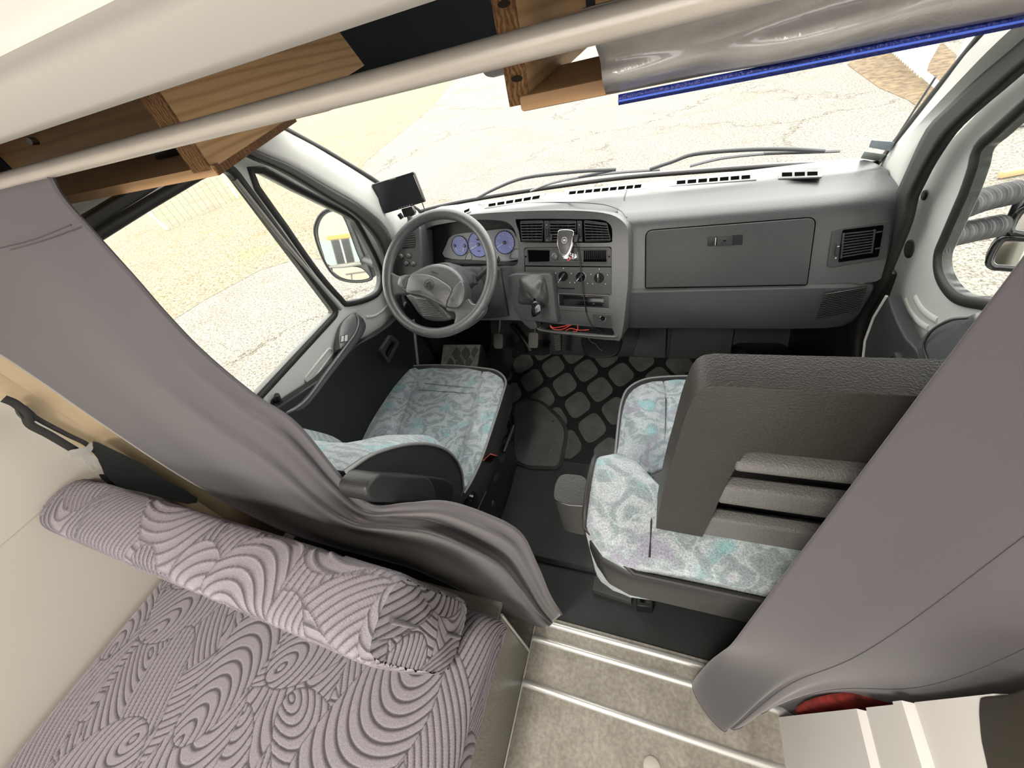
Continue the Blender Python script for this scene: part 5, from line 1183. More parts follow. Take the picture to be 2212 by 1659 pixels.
# passenger armrest (raised, seen from above)
ao = [PZ(*p, 0.80) for p in zoom([(1085, 645), (1100, 490), (1150, 400), (1215, 385), (1370, 400), (1420, 450), (1500, 560), (1510, 620), (1430, 700), (1250, 690)], *KB)]
slab('armrest', rounded(ao, 0.012, 3), V(0, -0.05, 1), 0.15, mat('dark_armrest_vinyl', (0.045, 0.046, 0.044), 0.42, bump=(350, 0.4, 3)), ps, bevel=0.012, seg=4)
tube('armrest_seam', [PZ(*p, 0.797) for p in zoom([(1085, 655), (1250, 698), (1370, 705), (1440, 730)], *KB)], 0.0015, M_gloss, ps, seg=5)
slab('belt_buckle_button', [PX(*p, -0.10) for p in zoom([(1515, 435), (1560, 375), (1580, 400), (1545, 440)], *KB)], V(-0.5, -0.3, 1), 0.02, M_red, ps, bevel=0.003)
# ------------------------------------------------------------------ dinette bench with ridged plush cushions
bx_ = thing('bench_box', 'grey brushed laminate bench box under the plush cushion', 'bench', (-0.84, -0.2, 0.0))
box('side_panel', (XP - 0.008, -0.455, 0.20), (0.016, 1.33, 0.40), M_brush, bx_, bevel=0.001)
box('rear_panel', (-0.83, -1.11, 0.20), (0.98, 0.016, 0.40), M_brush, bx_, bevel=0.001)
box('front_panel', (-0.83, 0.205, 0.20), (0.98, 0.016, 0.40), M_brush, bx_, bevel=0.001)
box('seat_board', (-0.84, -0.43, 0.408), (1.0, 1.34, 0.016), M_brush, bx_, bevel=0.001)
tube('panel_edge_trim', [V(XP + 0.003, 0.213, z) for z in (0.0, 0.2, 0.41)], 0.004, M_alu, bx_, seg=8)
tube('floor_sealant', [V(XP + 0.002, 0.32, 0.002), V(XP + 0.002, -1.1, 0.002)], 0.003, M_alu, bx_, seg=6)
m, nt, N, L, b, tc = nodes('mauve_grey_ridged_plush', 0.85); M_plush = m
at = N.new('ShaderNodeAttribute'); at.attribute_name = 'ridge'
r1 = ramp(N, [(0.0, (0.078, 0.070, 0.081)), (0.35, (0.125, 0.113, 0.128)), (0.6, (0.22, 0.203, 0.224)), (1.0, (0.26, 0.241, 0.264))]); L.new(at.outputs['Fac'], r1.inputs[0])  # darker grooves: two-tone pile, with groove shade also put into the colour
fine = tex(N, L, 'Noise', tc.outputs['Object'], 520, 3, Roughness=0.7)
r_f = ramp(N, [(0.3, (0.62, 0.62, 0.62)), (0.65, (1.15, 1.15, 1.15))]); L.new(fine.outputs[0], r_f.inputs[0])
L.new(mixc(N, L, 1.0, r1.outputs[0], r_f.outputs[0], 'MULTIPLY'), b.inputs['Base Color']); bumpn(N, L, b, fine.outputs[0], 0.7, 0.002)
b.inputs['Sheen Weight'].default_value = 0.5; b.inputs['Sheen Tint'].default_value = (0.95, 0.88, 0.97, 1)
def ridge_field(U, Vv, seed, period=0.0145):
    """overlapping fans of nested arcs, like combed sand; returns groove height 0..1"""
    rng = np.random.default_rng(seed)
    ph = (U * 0.6 + Vv * 0.8) / period
    u0, u1, v0, v1 = U.min(), U.max(), Vv.min(), Vv.max()
    shapes = []
    step = 0.115
    for i in range(int((u1 - u0) / step) + 3):
        for j in range(int((v1 - v0) / step) + 3):
            shapes.append((u0 + (i - 0.5 + 0.5 * (j % 2)) * step + rng.normal() * 0.022, v0 + (j - 0.5) * step + rng.normal() * 0.022))
    rng.shuffle(shapes)
    edge = np.full(U.shape, 9.0)
    for cx, cy in shapes:
        a = rng.choice([0.9, 1.2, 1.57, 1.9, 2.3]) + rng.normal() * 0.15; a += math.pi * rng.integers(0, 2)
        asp = rng.uniform(0.40, 0.62); R = rng.uniform(0.13, 0.20)
        ca, sa = math.cos(a), math.sin(a)
        x = (U - cx) * ca + (Vv - cy) * sa; yy = -(U - cx) * sa + (Vv - cy) * ca
        bend = rng.uniform(-1.6, 1.6); yy = yy + bend * x * x
        d = np.sqrt(x * x + (yy / asp) ** 2); msk = d < R
        if rng.random() < 0.35:
            p2 = (yy * 1.05 + bend * 0.6 * x * x) / period
        else:
            q = rng.uniform(0.45, 0.7)                      # nested arches opening towards one end
            xx_ = x - R * rng.uniform(0.75, 1.0)
            p2 = np.sqrt((xx_ * q) ** 2 + (yy * 1.1) ** 2) / period
        ph = np.where(msk, p2, ph)
        edge = np.where(msk, R - d, np.where(d - R < 0.004, np.minimum(edge, np.abs(d - R)), edge))
    fr_ = np.abs(((ph % 1.0) - 0.5)) * 2          # 0 in groove centre .. 1 at ridge centre
    h = np.clip((fr_ - 0.12) / 0.24, 0, 1); h = h * h * (3 - 2 * h)
    h = np.where(edge < 0.0028, h * np.clip(edge / 0.0028, 0.1, 1), h)
    return h
def ridged(name, P, h, parent, depth=0.0036, wrap=False):
    """P (n,m,3) grid, displaced along its normal by the ridge field"""
    du = np.gradient(P, axis=0); dv = np.gradient(P, axis=1)
    n = np.cross(du, dv); n /= np.linalg.norm(n, axis=2)[..., None] + 1e-9
    if n[..., 2].mean() < 0 or name == 'end_face' and n[..., 0].mean() < 0: n = -n
    Q = P + n * (h[..., None] - 1) * depth
    a, c = h.shape; me = bpy.data.meshes.new(name)
    idx = np.arange(a * c).reshape(a, c)
    f = np.stack([idx[:-1, :-1], idx[1:, :-1], idx[1:, 1:], idx[:-1, 1:]], -1).reshape(-1, 4)
    fl = (n.reshape(-1, 3)[f[:, 0]] * np.cross(Q.reshape(-1, 3)[f[:, 1]] - Q.reshape(-1, 3)[f[:, 0]], Q.reshape(-1, 3)[f[:, 3]] - Q.reshape(-1, 3)[f[:, 0]])).sum(1).mean()
    if fl < 0: f = f[:, ::-1]
    me.vertices.add(a * c); me.vertices.foreach_set('co', Q.reshape(-1).astype(np.float32))
    me.loops.add(f.size); me.loops.foreach_set('vertex_index', f.reshape(-1).astype(np.int32))
    me.polygons.add(len(f)); me.polygons.foreach_set('loop_start', np.arange(0, f.size, 4, dtype=np.int32)); me.polygons.foreach_set('loop_total', np.full(len(f), 4, np.int32))
    me.update(calc_edges=True); me.validate()
    at_ = me.attributes.new('ridge', 'FLOAT', 'POINT'); at_.data.foreach_set('value', h.reshape(-1).astype(np.float32))
    return link(name, me, M_plush, parent, ang=180)
def wrap_edge(t, a, r):
    """arc length t from centre -> (coordinate, drop) over a flat of half width a with corner radius r"""
    s = np.sign(t); q = np.abs(t); fl = a - r; arc = r * math.pi / 2
    ang = np.clip((q - fl) / r, 0, math.pi / 2)
    x = np.where(q < fl, q, np.where(q < fl + arc, fl + r * np.sin(ang), a))
    z = np.where(q < fl, 0, np.where(q < fl + arc, -r * (1 - np.cos(ang)), -r - (q - fl - arc)))
    return s * x, z
# seat cushion
sc_ = thing('bench_cushion', 'mauve grey plush bench seat cushion with combed wave ridges', 'cushion', (-0.82, -0.11, 0.417))
ax_, ay_, rr_ = 0.515, 0.315, 0.045
T1 = np.linspace(-(ax_ + 0.10), ax_ + 0.10, 560); T2 = np.linspace(-(ay_ + 0.10), ay_ + 0.06, 380)
U, W_ = np.meshgrid(T1, T2, indexing='ij')
X, ZX = wrap_edge(U, ax_, rr_); Y, ZY = wrap_edge(W_, ay_, 0.07)
drop = np.maximum(ZX + ZY, -0.128)
crown = 0.012 * (1 - (np.clip(np.abs(X) / ax_, 0, 1)) ** 2) * (1 - np.clip(np.abs(Y) / ay_, 0, 1) ** 2)
P = np.stack([X - 0.822, Y - 0.125, 0.548 + drop + crown], -1)
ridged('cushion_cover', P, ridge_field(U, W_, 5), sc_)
box('cushion_core', (-0.822, -0.125, 0.475), (1.0, 0.60, 0.11), M_plush, sc_, bevel=0.02)
# back cushion
bc_ = thing('bench_back_cushion', 'long mauve grey plush back cushion leaning behind the bench seat', 'cushion', (-0.84, 0.10, 0.56))
# outline in (y,z), clockwise from bottom front over the top to bottom back
pf = [V(0.045, 0.60), V(0.030, 0.70), V(0.020, 0.80), V(0.016, 0.872), V(0.026, 0.900), V(0.055, 0.912), V(0.090, 0.916), V(0.120, 0.908), V(0.136, 0.885), V(0.150, 0.80), V(0.170, 0.69), V(0.184, 0.605), V(0.175, 0.572), V(0.115, 0.555), V(0.065, 0.568), V(0.045, 0.60)]
pl3 = [np.append(p, 0) for p in pf]; line = np.array(smooth_line(pl3, 12))[:, :2]
seglen = np.r_[0, np.cumsum(np.linalg.norm(np.diff(line, axis=0), axis=1))]
vv = np.linspace(0, seglen[-1], 330); ly = np.interp(vv, seglen, line[:, 0]); lz = np.interp(vv, seglen, line[:, 1])
xx = np.linspace(-1.335, -0.362, 520); X, Vg = np.meshgrid(xx, vv, indexing='ij')
lyg = np.broadcast_to(ly, X.shape); lzg = np.broadcast_to(lz, X.shape)
cy_, cz_ = line.mean(0)
tr_ = np.clip((X + 0.385) / 0.023, 0, 1); tl_ = np.clip((-1.30 - X) / 0.035, 0, 1); sh_ = 1 - 0.10 * (tr_ ** 2) - 0.12 * tl_ ** 2
Y = cy_ + (lyg - cy_) * sh_ + 0.025 * ((-X - 0.36) / 0.98); Z = cz_ + (lzg - cz_) * (1 - 0.03 * tr_ ** 2 - 0.03 * tl_ ** 2)
P = np.stack([X, Y, Z], -1)
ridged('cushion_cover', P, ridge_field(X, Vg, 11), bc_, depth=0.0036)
ti = np.linspace(0, 1, 70); 
endl = np.stack([np.full_like(ly, -0.362), Y[-1], Z[-1]], -1); cc = np.array([-0.356, cy_ + 0.005, cz_])
E_ = endl[None] * (1 - ti[:, None, None]) + cc[None, None] * ti[:, None, None]
E_[..., 0] += 0.012 * np.sin(np.clip(ti, 0, 1) * math.pi / 2)[:, None]
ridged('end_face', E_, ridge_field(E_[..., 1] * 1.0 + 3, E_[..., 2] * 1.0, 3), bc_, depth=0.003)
0 and slab('cushion_base', [V(-1.33, 0.07, 0.60), V(-1.33, 0.21, 0.60), V(-0.365, 0.185, 0.60), V(-0.365, 0.045, 0.60)], V(0, 0, 1), 0.045, M_plush, bc_, bevel=0.0)
tube('gathered_seam', [V(-0.352, y, z) for y, z in ((0.072, 0.888), (0.085, 0.80), (0.10, 0.70), (0.115, 0.60))], 0.004, M_plush, bc_, seg=8)
# seat belt of the bench
sb = thing('seat_belt', 'black seat belt with silver tongue hanging on the beige pillar', 'seat belt', (-1.30, 0.24, 0.80))
K0 = (0, 700, 2.765)
B1 = [PX(*p, -1.30) for p in zoom([(20, 445), (90, 475), (150, 530), (180, 600), (290, 660), (450, 755)], *K0)]
def strap(name, pts, w, m, parent, n=V(1, 0, 0.2)):
    pts = smooth_line(pts, 5); rows = []
    for i, p in enumerate(pts):
        t = unit(pts[min(i + 1, len(pts) - 1)] - pts[max(i - 1, 0)]); s = unit(np.cross(t, n)); rows.append([p - s * w / 2, p, p + s * w / 2])
    return loft(name, rows, m, parent, thick=0.0015)
M_belt = mat('black_belt_webbing', (0.018, 0.017, 0.016), 0.7, bump=(600, 0.5, 2))
strap('belt_webbing', B1, 0.016, M_belt, sb, V(0.9, -0.1, 0.5))
strap('belt_webbing', [PX(*p, -1.31) for p in zoom([(150, 510), (230, 570), (400, 660), (520, 720), (600, 800), (640, 900)], *K0)], 0.010, M_belt, sb)
slab('belt_guide', rounded([PX(*p, -1.30) for p in zoom([(95, 480), (150, 480), (225, 545), (225, 580), (170, 585), (110, 540)], *K0)], 0.008, 3), V(1, 0, 0.2), 0.02, M_black, sb, bevel=0.004)
tg = slab('tongue_grip', rounded([PX(*p, -1.29) for p in zoom([(405, 755), (520, 735), (545, 700), (560, 745), (530, 775), (420, 800)], *K0)], 0.006, 3), V(1, 0, 0.3), 0.014, mat('pale_grey_plastic', (0.42, 0.41, 0.39), 0.4), sb, bevel=0.003)
slab('tongue_plate', rounded([PX(*p, -1.287) for p in zoom([(485, 795), (540, 780), (598, 870), (550, 885)], *K0)], 0.004, 3), V(1, 0, 0.3), 0.003, mat('satin_steel', (0.75, 0.74, 0.70), 0.3, metal=0.5), sb, bevel=0.0006,
     holes=[[PX(*p, -1.287) for p in zoom([(532, 832), (552, 824), (578, 862), (556, 870)], *K0)]])
slab('buckle', rounded([PX(*p, -1.27) for p in zoom([(585, 895), (660, 900), (705, 940), (690, 985), (610, 930)], *K0)], 0.006, 3), V(0.5, -0.4, 1), 0.05, M_black, sb, bevel=0.004)
slab('belt_reel_cover', smooth_line([PX(*p, -1.25) for p in zoom([(555, 700), (650, 740), (860, 842), (1000, 932), (1180, 1040), (1120, 1075), (850, 1005), (700, 968), (620, 880), (570, 770)], *K0)], 2, True), V(1, -0.2, 0.4), 0.05, M_black, sb, bevel=0.008)
# ------------------------------------------------------------------ curtain rod and curtains
YR = 0.27; ZR = CAMZ - 0.0140
rodt = thing('curtain_rod', 'long silver curtain rod across the cab opening', 'curtain rod', (-0.35, YR, ZR))
tube('rod_tube', [V(-1.33, YR, ZR), V(-0.3, YR, ZR), V(0.62, YR, ZR)], 0.0073, M_rod, rodt, seg=24)
for x in (-1.325, 0.615): disc('rod_end', V(x, YR, ZR), V(1, 0, 0), 0.016, 0.01, M_rod, rodt)
def cloth(name, grid, label, m=M_curt):
    o = loft(name, grid, m, None, ang=180)
    md = o.modifiers.new('thickness', 'SOLIDIFY'); md.thickness = 0.0015
    tag(o, label, 'curtain', 'grey cab curtains'); return o
ST_ = [((-330, 478), (104, 366), 0.272), ((-250, 600), (135, 425), 0.262), ((-120, 700), (200, 500), 0.255), ((0, 766), (290, 600), 0.245), ((100, 832), (360, 680), 0.24), ((205, 905), (440, 762), 0.238), ((362, 1011), (548, 852), 0.238), ((500, 1092), (640, 915), 0.24), ((615, 1148), (735, 1028), 0.243),
       ((715, 1180), (802, 1090), 0.246), ((800, 1203), (880, 1088), 0.25), ((885, 1226), (962, 1084), 0.256), ((955, 1256), (1048, 1110), 0.262), ((1030, 1292), (1122, 1150), 0.27), ((1088, 1322), (1162, 1225), 0.28), ((1130, 1346), (1188, 1286), 0.288), ((1168, 1370), (1213, 1326), 0.295)]
rows = []
A = smooth_line([np.array(s[0], float) for s in ST_], 6); B = smooth_line([np.array(s[1], float) for s in ST_], 6)
Dp = smooth_line([np.array([s[2]]) for s in ST_], 6)
nA = len(A)
for i in range(nA):
    s = i / (nA - 1); row = []
    for t in np.linspace(0, 1, 56):
        p = A[i] * (1 - t) + B[i] * t
        amp = 0.004 + 0.020 * min(1, max(0, (s - 0.25) / 0.4))
        w = 1.0 + 0.6 * s
        ph = 2 * math.pi * (w * t) + 2.2 * s - 0.6
        fold = math.sin(ph) + 0.45 * math.sin(2.3 * ph + 5 * s) * min(1, s * 2)
        # two sharp pleats appear in the lower half
        pl2 = 0.0
        if s > 0.3:
            for tc0, wd, a in ((0.60 - 0.10 * s, 0.05, 1.2), (0.86 - 0.05 * s, 0.04, 0.9)):
                pl2 += a * math.exp(-((t - tc0) / wd) ** 2) * min(1, (s - 0.3) * 4)
        ed = 1 - 0.3 * abs(2 * t - 1) ** 3
        y = Dp[i][0] + amp * 0.55 * fold * ed - 0.009 * pl2
        row.append(PY(p[0], p[1], y))
    rows.append(row)
cl_ = cloth('curtain', rows, 'grey curtain swept over the driver seat and back cushion')
hemp = [r[-1] for r in rows]
o = tube('curtain_hem', [p + V(0.0, -0.001, 0) for p in hemp], 0.003, M_curt, cl_, seg=6)
# stitched seam across the upper left curtain
k_ = 3; 
o = tube('stitched_seam', [p + V(0, -0.003, 0) for p in smooth_line([PY(0, 535, 0.25), PY(80, 515, 0.25), PY(160, 483, 0.25)], 4)], 0.0008, mat('dark_thread', (0.06, 0.055, 0.06), 0.8), cl_, seg=5)
# right curtain, hanging straight from the rod and standing on the floor
top = [(0.175 + 0.44 * t, YR - 0.008 + 0.012 * math.sin(t * 22)) for t in np.linspace(0, 1, 70)]
hem = [(0.160, 0.262), (0.157, 0.245), (0.165, 0.225), (0.185, 0.200), (0.207, 0.180), (0.232, 0.168), (0.243, 0.182), (0.252, 0.178), (0.275, 0.19), (0.295, 0.215), (0.33, 0.235), (0.37, 0.262), (0.41, 0.25), (0.45, 0.268), (0.50, 0.258), (0.56, 0.27), (0.62, 0.265)]
hl_ = np.array(smooth_line([np.array(h) for h in hem], 8)); d_ = np.r_[0, np.cumsum(np.linalg.norm(np.diff(hl_, axis=0), axis=1))]
rows = []
for s in np.linspace(0, 1, 90):
    z = ZR - 0.002 - s * (ZR - 0.018)
    ez = max(0.0, (s - 0.5) / 0.5); e = ez * ez * (3 - 2 * ez)
    lx_, ly_ = 0.186, 0.266
    row = []
    for j, t in enumerate(np.linspace(0, 1, 110)):
        hx = np.interp(t * d_[-1], d_, hl_[:, 0]); hy = np.interp(t * d_[-1], d_, hl_[:, 1])
        mid = math.exp(-((s - 0.46) / 0.26) ** 2); tx = 0.188 - 0.045 * mid + (0.43 + 0.045 * mid) * t; ty = 0.266 - 0.062 * mid + (0.0035 * math.sin(t * 17 + 0.5) + 0.007 * s * math.sin(t * 9.5 - 0.7)) * (0.3 + 0.7 * min(1, t * 5))
        x = tx * (1 - e) + hx * e; y = ty * (1 - e) + hy * e
        row.append(V(x, y, z))
    rows.append(row)
cr_ = cloth('curtain', rows, 'grey curtain hanging in front of the passenger seat down to the vinyl floor')
tube('curtain_hem', [p + V(0, -0.0015, 0.012) for p in rows[-1]], 0.0022, M_curt, cr_, seg=6)
for t in (30, 52):
    tube('stitched_seam', [r[t] + V(0, -0.002, 0) for r in rows[20:88]], 0.0005, mat('curtain_thread', (0.09, 0.085, 0.09), 0.8), cr_, seg=5)
# ------------------------------------------------------------------ white moulded cabinet at the right, red bag behind it
cab = thing('cabinet', 'white moulded cabinet with ribbed side and dark window at the right edge', 'cabinet', (0.6, -0.3, 0.0))
M_cab = mat('white_moulded_plastic', (0.86, 0.85, 0.82), 0.4)
XB = 0.372
def prism_y(name, prof, y0, y1, m, parent): # profile in (x,z)
    return loft(name, [[V(p[0], y - (0.066 * p[1] if y > 0 else 0), p[1]) for p in prof] for y in (y0, y1)], m, parent, closed_u=True, cap=True, ang=35)
def zx(px, py): return PX(px, py, XB)[2]
z1, z2, z3, z4 = zx(1853, 1534), zx(1868, 1533), zx(1945, 1526), zx(1972, 1524)
prof = [(XB, 0.0), (XB, z1 - 0.004), (XB + 0.012, z1), (XB + 0.012, z2), (XB, z2 + 0.006), (XB, z3 - 0.004), (XB - 0.010, z3 + 0.004), (XB - 0.010, z4 - 0.004), (XB + 0.006, z4), (XB + 0.006, z4 + 0.003), (XB, z4 + 0.006), (XB, 0.86), (XB + 0.01, 0.89), (0.9, 0.89), (0.9, 0.0)]
prism_y('cabinet_body', prof, 0.238, -0.9, M_cab, cab)
dw = Plane((XB - 0.002, 0, 0.6), (-1, 0, 0))
slab('dark_window', smooth_line(dw.pts([(2112, 1512), (2122, 1502), (2170, 1498), (2330, 1480), (2360, 1800), (2200, 1900), (2125, 1640), (2112, 1560)]), 3, True), dw.n, 0.02, mat('brown_black_window', (0.05, 0.045, 0.032), 0.4), cab, bevel=0.004)
0 and tube('window_rim', smooth_line(dw.pts([(2135, 1660), (2110, 1570), (2092, 1545), (2098, 1515), (2118, 1500)], 0.001), 4), 0.007, M_cab, cab)
rb = puffy('red_bag', smooth_line([PY(*p, 0.238) for p in [(1720, 1548), (1740, 1528), (1800, 1512), (1900, 1508), (1930, 1530), (1850, 1548), (1770, 1558)]], 2, True), V(0, -1, 0.5), 0.012, mat('dark_red_cloth', (0.30, 0.03, 0.025), 0.8, vary=(30, 0.6)), None, r=0.008, bulge=0.006)
tag(rb, 'crumpled dark red bag squeezed behind the white cabinet', 'bag')
# ------------------------------------------------------------------ bunk frame timber
def cap_end(name, pts, n, m, parent, t=0.002): return slab(name, pts, n, t, m, parent, smooth=False)
lf_ = thing('bunk_frame_timber', 'pine bunk frame joint with upright board and shelf at the driver side', 'timber frame', (-0.45, 0.40, 1.45))
XB1 = -0.432
bl = [PX(*p, XB1) for p in [(448, 365), (290, 170), (330, 100), (700, -60), (756, 58), (788, 141), (745, 171), (640, 258)]]
bl = [V(XB1, 0.322, CAMZ - 0.049), V(XB1, 0.322, CAMZ + 0.06), V(XB1, 0.60, CAMZ + 0.06), PX(788, 141, XB1), PX(745, 172, XB1) + V(0, -0.03, -0.002), V(XB1, 0.45, CAMZ - 0.035)]
slab('upright_board', bl, V(1, 0, 0), 0.026, M_wood, lf_, bevel=0.0012)
cap_end('sawn_end', [V(XB1 + 0.0005, 0.3205, CAMZ - 0.049), V(XB1 + 0.0005, 0.3205, CAMZ + 0.06), V(XB1 - 0.0265, 0.3205, CAMZ + 0.06), V(XB1 - 0.0265, 0.3205, CAMZ - 0.049)], V(0, -1, 0), M_end, lf_)
zt_, zb2 = CAMZ - 0.0455, CAMZ - 0.0545
e0 = PZ(474, 377, zb2); e1 = PZ(640, 262, zb2)
sh = [V(-1.30, 0.322, zt_), V(e0[0], 0.322, zt_), V(e1[0], e1[1], zt_), V(-1.30, e1[1], zt_)]
slab('shelf_plank', sh, V(0, 0, 1), 0.0095, M_woodx, lf_, bevel=0.0006)
sd = unit(V(e1[0] - e0[0], e1[1] - 0.322, 0)); sn = V(sd[1], -sd[0], 0)
slab('sawn_shelf_end', [V(e0[0], 0.322, zt_) + sn * 0.001, V(e1[0], e1[1], zt_) + sn * 0.001, V(e1[0], e1[1], zt_ - 0.0095) + sn * 0.001, V(e0[0], 0.322, zt_ - 0.0095) + sn * 0.001], sn, 0.002, M_end, lf_, smooth=False)
slab('back_board', [V(-1.31, 0.56, CAMZ - 0.045), V(XB1 - 0.026, 0.56, CAMZ - 0.045), V(XB1 - 0.026, 0.56, CAMZ + 0.08), V(-1.31, 0.56, CAMZ + 0.08)], V(0, -1, 0), 0.02, M_woodx, lf_, bevel=0.001)
bk_ = box('black_bracket', PY(375, 325, 0.47) + V(0, 0, 0.002), (0.07, 0.02, 0.016), M_black, None, bevel=0.003); tag(bk_, 'small black bracket lying on the driver side shelf', 'bracket')
sc2 = disc('loose_screw', V(*PY(62, 305, 0.50)), V(0.3, -1, 0.2), 0.006, 0.012, M_screw, None, bevel=0.001); tag(sc2, 'screw head showing in the board above the left curtain', 'screw')
rf_ = thing('bunk_frame_timber', 'pine bunk frame corner with knotty sawn end at the middle of the cab', 'timber frame', (-0.09, 0.40, 1.45))
KW = (1040, 0, 6.381)
yq = 0.322
pL0, pL1 = PY(*zoom([(100, -60)], *KW)[0], yq), PY(*zoom([(420, 1460)], *KW)[0], yq)
pR0, pR1 = PY(*zoom([(440, -60)], *KW)[0], yq), PY(*zoom([(655, 1440)], *KW)[0], yq)
xl_, xr_ = (pL0[0] + pL1[0]) / 2, (pR0[0] + pR1[0]) / 2; zl = pL1[2]
box('upright_board', ((xl_ + xr_) / 2, yq + 0.141, zl + 0.06), (xr_ - xl_, 0.28, 0.12), M_wood, rf_, bevel=0.001)
cap_end('sawn_end', [V(xl_ - 0.0005, yq, zl - 0.0005), V(xr_ + 0.0005, yq, zl - 0.0005), V(xr_ + 0.0005, yq, zl + 0.12), V(xl_ - 0.0005, yq, zl + 0.12)], V(0, -1, 0), M_end, rf_)
for q in ((490, 1085), (315, 55)): disc('knot_hole', PY(*zoom([q], *KW)[0], yq) - V(0, 0.0008, 0), V(0, -1, 0), 0.0042, 0.001, mat('dark_knot', (0.015, 0.006, 0.003), 0.9), rf_, seg=10, ry=0.0018)
zp = PY(*zoom([(540, 1550)], *KW)[0], yq)[2]
box('shelf_plank', ((xl_ + 0.008 + 0.60) / 2, yq + 0.06, zp + 0.005), (0.60 - xl_ - 0.008, 0.125, 0.0095), M_woodx, rf_, bevel=0.002)
box('far_batten', (0.25, 0.62, CAMZ - 0.062), (0.66, 0.02, 0.014), M_woodx, rf_, bevel=0.001)
box('back_board', (0.25, 0.66, CAMZ + 0.02), (0.68, 0.02, 0.14), M_woodx, rf_, bevel=0.001)
# ------------------------------------------------------------------ folded blind in clear plastic with blue hem
bl_ = thing('plastic_blind', 'grey blind folded in a clear plastic sleeve with blue hem', 'blind', (0.25, 0.31, 1.45))
m, nt, N, L, b, tc = nodes('cloudy_plastic_sleeve', 0.22); M_sleeve = m
n1 = tex(N, L, 'Noise', tc.outputs['Object'], 14, 4, Distortion=1.0)
r1 = ramp(N, [(0.35, (0.26, 0.25, 0.245)), (0.7, (0.36, 0.35, 0.345))]); L.new(n1.outputs[0], r1.inputs[0]); L.new(r1.outputs[0], b.inputs['Base Color'])
n2 = tex(N, L, 'Noise', tc.outputs['Object'], 22, 5, Distortion=2.5); bumpn(N, L, b, n2.outputs[0], 0.22, 0.005); b.inputs['Coat Weight'].default_value = 0.6
YB = 0.305
lb = [PY(*p, YB) for p in [(1258, 20), (1285, 66), (1297, 112), (1306, 160), (1307, 206)]]
hem0, hem1 = PY(1312, 207, YB), PY(2230, 36, YB)
rows = []
left = smooth_line(lb, 6)
for i, t in enumerate(np.linspace(0, 1, 70)):
    row = []
    xe = 0.60
    for j, l in enumerate(left):
        s = j / (len(left) - 1)
        bz = hem0[2] + (hem1[2] - hem0[2]) * min(1, t * 1.0)
        z = left[0][2] * (1 - s) + bz * s if t > 0 else l[2]
        x = l[0] * (1 - t) + xe * t
        cr = 0.0035 * math.sin(9 * t + 14 * s * (1 - t)) * math.exp(-t * 2.0) + 0.004 * math.sin(31 * t + 6 * s) * math.exp(-((t - 0.12) / 0.1) ** 2)
        row.append(V(x, YB - 0.012 * math.sin(s * math.pi) + cr, z))
    rows.append(row)
loft('plastic_sleeve', rows, M_sleeve, bl_, ang=180, thick=0.002)
loft('blind_cloth', [[p + V(0.02, 0.012, 0) for p in r] for r in rows], mat('grey_blind_cloth', (0.2, 0.19, 0.19), 0.8), bl_, ang=180, thick=0.003)
M_blue = mat('bright_blue_hem', (0.004, 0.014, 0.15), 0.5, bump=(400, 0.6, 2))
hb = [PY(1336, 216, YB + 0.004), PY(1700, 145, YB + 0.004), PY(2240, 36, YB + 0.004)]
tube('blue_hem', smooth_line(hb, 10), 0.0024, M_blue, bl_, seg=10, flat=(1.2, 0.7), up=V(0, 0, 1))
box('hem_stitching', (hb[0] + hb[2]) / 2 + V(0, -0.0035, 0.0), (np.linalg.norm(hb[2] - hb[0]), 0.0008, 0.001), mat('light_blue_thread', (0.05, 0.12, 0.6), 0.6), bl_, rot=[unit(hb[2] - hb[0]), V(0, 1, 0), np.cross(unit(hb[2] - hb[0]), V(0, 1, 0))], bevel=0)
# sun visor behind the rod
sv = slab('sun_visor', rounded([PY(*p, 0.89) for p in [(1030, 120), (1095, 105), (1095, 155), (1090, 158), (1052, 168), (1038, 150)]], 0.012, 4), V(0, -1, 0.2), 0.02, mat('grey_visor', (0.30, 0.29, 0.28), 0.6), None, bevel=0.004)
tag(sv, 'corner of a grey sun visor under the windscreen header', 'sun visor')
# ------------------------------------------------------------------ wipers, stickers, mirrors, fence, house
WO = Plane(WS.p - WS.n * 0.025, WS.n)
M_wip = mat('wiper_grey_black', (0.11, 0.113, 0.118), 0.5)
for lab, arm, blade in (('driver side windscreen wiper resting on the glass', [(1030, 428), (1075, 405), (1134, 384), (1243, 371), (1330, 366)], [(1148, 412), (1190, 396), (1250, 383), (1330, 373), (1425, 366)]),
                        ('passenger side windscreen wiper resting on the glass', [(1405, 365), (1450, 350), (1500, 333), (1600, 324), (1700, 322), (1780, 326)], [(1492, 358), (1530, 348), (1570, 340), (1650, 332), (1740, 329), (1812, 326)])):
    w = thing('windscreen_wiper', lab, 'wiper', WO(*arm[0]), 'windscreen wipers')
    tube('wiper_arm', smooth_line(WO.pts(arm), 5), 0.006, M_wip, w, seg=8)
    tube('wiper_blade', smooth_line(WO.pts(blade, -0.004), 5), 0.0075, M_wip, w, seg=8, flat=(0.6, 1.3))
    mid = blade[len(blade) // 2]; tube('blade_joint', [WO(*arm[-1]), WO(*mid, -0.002)], 0.005, M_wip, w, seg=8)
for lab, q, c in (('pale blue inspection sticker low in the windscreen corner', [(1300, 838), (1440, 850), (1420, 905), (1285, 880)], (0.50, 0.58, 0.66)), ('white green sticker below the blue one', [(1258, 905), (1395, 925), (1350, 965), (1235, 945)], (0.75, 0.80, 0.76))):
    WI = Plane(WS.p + WS.n * 0.006, WS.n)
    o = slab('windscreen_sticker', WI.pts(zoom(q, *K3)), WS.n, 0.001, mat('sticker_' + lab[:5].strip(), c, 0.5), smooth=False); tag(o, lab, 'sticker')
